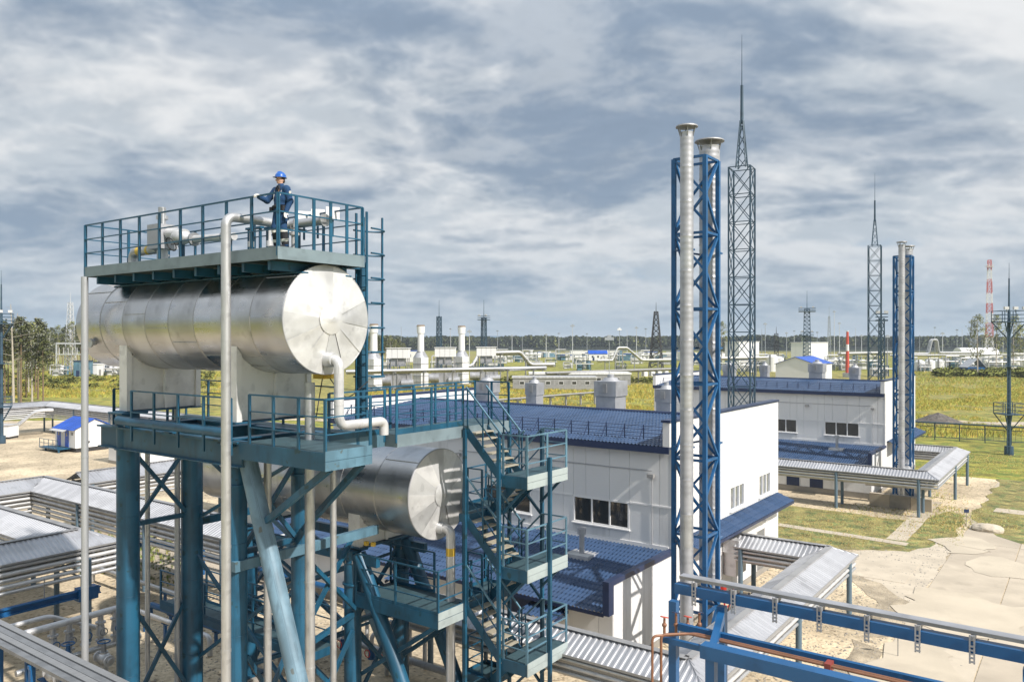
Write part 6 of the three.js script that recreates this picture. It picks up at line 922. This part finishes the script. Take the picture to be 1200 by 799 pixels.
// round tanks
const tankT = (label, px, d, r, h, group) => { const [x, z] = far(px, d), t = thing('storage_tank', label, 'storage tank', [x, 0, z], group); part('shell', rod(V(0, 0, 0), V(0, h, 0), r, r, 28), m.white, t); part('roof', [G(new THREE.SphereGeometry(r * 1.35, 24, 8, 0, 6.283, 0, 0.83).translate(0, h - r * 0.91, 0))], m.whiteC, t); part('rail', G(new THREE.TorusGeometry(r * 0.97, 0.05, 4, 28).rotateX(Math.PI / 2).translate(0, h + 0.9, 0)), m.galv, t); part('ladder', box(-0.3, 0.3, 0, h + 0.9, r, r + 0.12), m.galvDark, t); };
[['leftmost', 755.5], ['second', 764], ['third', 772], ['rightmost', 780]].forEach(([w, px], i) => tankT(`small white round-topped tank behind the meadow, ${w} of four in a row`, px, 262 + i * 2, 1.05, 1.3));
tankT('white round tank low between the lightning mast and the dark mast', 905, 300, 2.3, 5.5); tankT('second white round tank right of the first, by the dark mast', 913, 315, 1.9, 4.6);
[[1078, 'first'], [1090, 'second'], [1101, 'third']].forEach(([px, w], i) => tankT(`white round vessel in the right background row, ${w} from the chimney pair`, px, 300 + i * 6, 1.9, 3.6));
// process skids: frames of vessels, boxes and pipes scattered over the far plant
const skid = (label, px, d, s, v) => { const [x, z] = far(px, d), R = rng(px * 31 + v), t = thing('process_skid', label, 'process unit', [x, 0, z]); t.rotation.y = YAW; const W = 5 * s, H = 3.4 * s;
  part('frame', [-1, 1].flatMap((a) => [-1, 1].map((b) => box(a * W / 2 - 0.12, a * W / 2 + 0.12, 0, H, b * 1.6 * s - 0.12, b * 1.6 * s + 0.12))).concat([box(-W / 2 - 0.1, W / 2 + 0.1, H, H + 0.25, 1.6 * s - 0.12, 1.6 * s + 0.12), box(-W / 2 - 0.1, W / 2 + 0.1, H, H + 0.25, -1.6 * s - 0.12, -1.6 * s + 0.12), box(-W / 2 - 0.1, W / 2 + 0.1, H * 0.5, H * 0.5 + 0.15, 1.6 * s - 0.1, 1.6 * s + 0.1)]), v % 2 ? m.mastBlue : m.galvDark, t);
  for (let k = 0; k < 3; k++) { const a = -W / 3 + k * W / 3, q = R(); part(q < 0.5 ? 'vessel' : 'cabinet', q < 0.5 ? [rod(V(a, 0.4, 0), V(a, H * (0.7 + 0.6 * R()), 0), 0.75 * s, 0.75 * s, 14), G(new THREE.SphereGeometry(0.75 * s, 14, 6, 0, 6.3, 0, 1.57).scale(1, 0.5, 1).translate(a, H * 0.95, 0))] : box(a - 0.9 * s, a + 0.9 * s, 0.2, H * (0.5 + 0.4 * R()), -1.1 * s, 1.1 * s), [m.white, m.galv, m.whiteC, m.petrolPale][Math.floor(R() * 4)], t); }
  part('pipe', [pipeline([V(-W * 0.7, H * 0.75, 1.9 * s), V(W * 0.7, H * 0.75, 1.9 * s)], 0.22 * s), pipeline([V(-W * 0.6, 0.8, 2.1 * s), V(-W * 0.6, H * 1.25, 2.1 * s), V(W * 0.2, H * 1.25, 2.1 * s)], 0.18 * s, 0.5)], m.pipePale, t); };
[['before the forest right of the floodlight mast', 592, 420, 1.6], ['left of the thin pole in the middle background', 622, 440, 1.5], ['under the floodlight pole in the middle background', 660, 460, 1.5], ['left of the blue-roofed house, near the forest', 680, 400, 1.2], ['right of the blue-roofed house', 722, 430, 1.4], ['behind the dark pylon', 760, 420, 1.5], ['just left of the near chimney tower, far off', 782, 380, 1.3], ['right of the big white box-shaped building', 893, 330, 1.4], ['right of the white tank building', 978, 340, 1.3], ['behind the red and white chimney', 996, 330, 1.4], ['between the banded chimney and the lightning mast', 1012, 320, 1.4], ['at the foot of the farther lightning mast', 1030, 260, 1.0], ['left of the white round vessels at the right', 1068, 310, 1.2], ['between the white round vessels and the hangar', 1116, 320, 1.3], ['in front of the white hangar', 1133, 300, 1.2], ['below the right end of the hangar', 1166, 310, 1.3], ['at the right edge behind the light mast', 1192, 320, 1.5], ['far off in the gap right of the upper tank', 447, 300, 1.3], ['between the middle and right white stacks', 520, 300, 1.4], ['right of the floodlight mast, before the pipe loop', 580, 300, 1.3], ['left of the containers by the left meadow', 72, 258, 0.9], ['right of the containers, below the upper tank end', 135, 262, 1.0]].forEach(([w, px, d, s], i) => skid(`small grey and white process unit ${w}`, px, d, s, i));
{ const R = rng(88), ps = []; for (let i = 0; i < 30; i++) ps.push(585 + i * 20.6 + (R() - 0.5) * 12); ps.forEach((px, i) => skid('small pale process unit in the mid plant beyond the meadows, ' + nth(i) + ' from the left', px, 285 + R() * 150, 0.55 + R() * 0.6, i)); }
[[612, 620], [655, 560], [688, 640], [735, 600], [757, 560], [884, 560], [893, 600], [931, 640], [958, 560], [1003, 600], [1019, 640], [1062, 560], [1078, 600], [1096, 640], [1122, 560], [1128, 620], [1152, 640], [1176, 560], [470, 520], [528, 560], [583, 600]].forEach(([px, d], i) => { const [x, z] = far(px, d), R = rng(i + 7), h = 15 + R() * 9, t = thing('far_pole', 'thin far pole against the forest and sky, ' + nth([470, 528, 583, 612, 655, 688, 735, 757, 884, 893, 931, 958, 1003, 1019, 1062, 1078, 1096, 1122, 1128, 1152, 1176].indexOf(px)) + ' from the left', 'pole', [x, 0, z], 'thin far poles along the horizon'); part('pole', rod(V(0, 0, 0), V(0, h, 0), 0.22, 0.12, 6), i % 2 ? paleSteel : grey, t); if (i % 3) part('lamp_head', box(-0.8, 0.8, h - 0.3, h + 0.3, -0.4, 0.4), grey, t); });
// blue tent-like shelter, gravel heap, pipe fence
{ const [x, z] = far(1140, 275), s = thing('blue_shelter', 'blue shelter with slanting pale roof in the right background', 'shelter', [x, 0, z]); s.rotation.y = YAW; part('wall', box(-3, 3, 0, 2.6, -2.5, 2.5), m.blue, s); part('roof', [bar(V(-3.3, 2.5, 0), V(0.6, 5.6, 0), 5.4, 0.15), bar(V(0.6, 5.6, 0), V(3.4, 2.5, 0), 5.4, 0.15)], m.pipePale, s); part('opening', box(-2.4, -0.2, 0.1, 2.2, 2.501, 2.53), m.dark, s); }
{ const R = rng(3), [x, z] = far(1100, 113), seg = 72, rg = 26, pos = [], idx = []; for (let i = 0; i <= rg; i++) for (let j = 0; j <= seg; j++) { const a = j / seg * 6.2832, q = i / rg; const r = q * (3.6 + 0.8 * fbm(Math.cos(a) * 1.5 + 4, Math.sin(a) * 1.5 + 4, 3, 8, 0, 0)); const X = Math.cos(a) * r, Z = Math.sin(a) * r; pos.push(X, Math.max(0, 1.75 * Math.pow(1 - q, 1.05)) + (fbm(X * 1.4 + 9, Z * 1.4 + 9, 4, 6, 0, 0) - 0.5) * 0.35 * (1 - q) - 0.01, Z); } for (let i = 0; i < rg; i++) for (let j = 0; j < seg; j++) { const a = i * (seg + 1) + j, b = a + seg + 1; idx.push(a, a + 1, b, a + 1, b + 1, b); } const g = new THREE.BufferGeometry(); g.setAttribute('position', new THREE.Float32BufferAttribute(pos, 3)); g.setIndex(idx); const f = G(g); f.computeVertexNormals(); f.setAttribute('uv', new THREE.Float32BufferAttribute(new Float32Array(f.attributes.position.count * 2), 2)); const o = solo('gravel_heap', f, M([0.20, 0.19, 0.19], 0.95, 0, { map: T.sand, uv: 0.8, bump: T.sandBump, bumpScale: 0.05 }), 'dark grey gravel heap in the meadow beyond the farther chimneys', 'gravel heap'); o.position.set(x, 0, z); o.userData.kind = 'thing'; }
{ const [x0, z0] = far(1068, 97), f = thing('pipe_fence', 'dark blue pipe barrier with slim posts before the gravel heap', 'barrier', [x0, 0, z0]); for (const y of [2.05, 1.6, 0.35]) part('rail', rod(V(0, y, 0), V(22, y, 0), y > 2 ? 0.09 : 0.04, y > 2 ? 0.09 : 0.04, 8), m.mastBlue, f); for (let k = 0; k <= 8; k++) part('post', box(k * 2.6 - 0.05, k * 2.6 + 0.05, 0, 2.0, -0.05, 0.05), m.mastBlue, f); for (let k = 0; k < 40; k++) part('bar', box(k * 0.54, k * 0.54 + 0.025, 0.35, 1.6, -0.012, 0.012), m.mastBlue, f); }
{ const src = scene.children.find((o) => o.name === 'light_mast'), [x, z] = far(1, 92); copy(src, [x, 0, z], 'light mast with railed baskets cut by the left edge of the picture', undefined, YAW + 0.5); }
// substation portal at the left
{ const [x, z] = far(82, 285), s = thing('substation_portal', 'white steel portal of a substation below the white lattice mast', 'portal', [x, 0, z]); s.rotation.y = YAW; for (const a of [-5, 5.5]) part('post', [box(a - 0.18, a + 0.18, 0, 11, -0.2, 0.2)], paleSteel, s); part('beam', [box(-5.2, 5.7, 10.4, 10.9, -0.2, 0.2), box(-5.2, 5.7, 6.6, 6.9, -0.15, 0.15)], paleSteel, s); for (let k = 0; k < 6; k++) part('insulator', rod(V(-4 + k * 1.6, 6.9, 0), V(-4 + k * 1.6, 9.2, 0), 0.16, 0.1, 8), m.pipePale, s); }
scene.fog = new THREE.FogExp2(0xc3d0dc, 0.00017);
renderer.render(scene, camera);
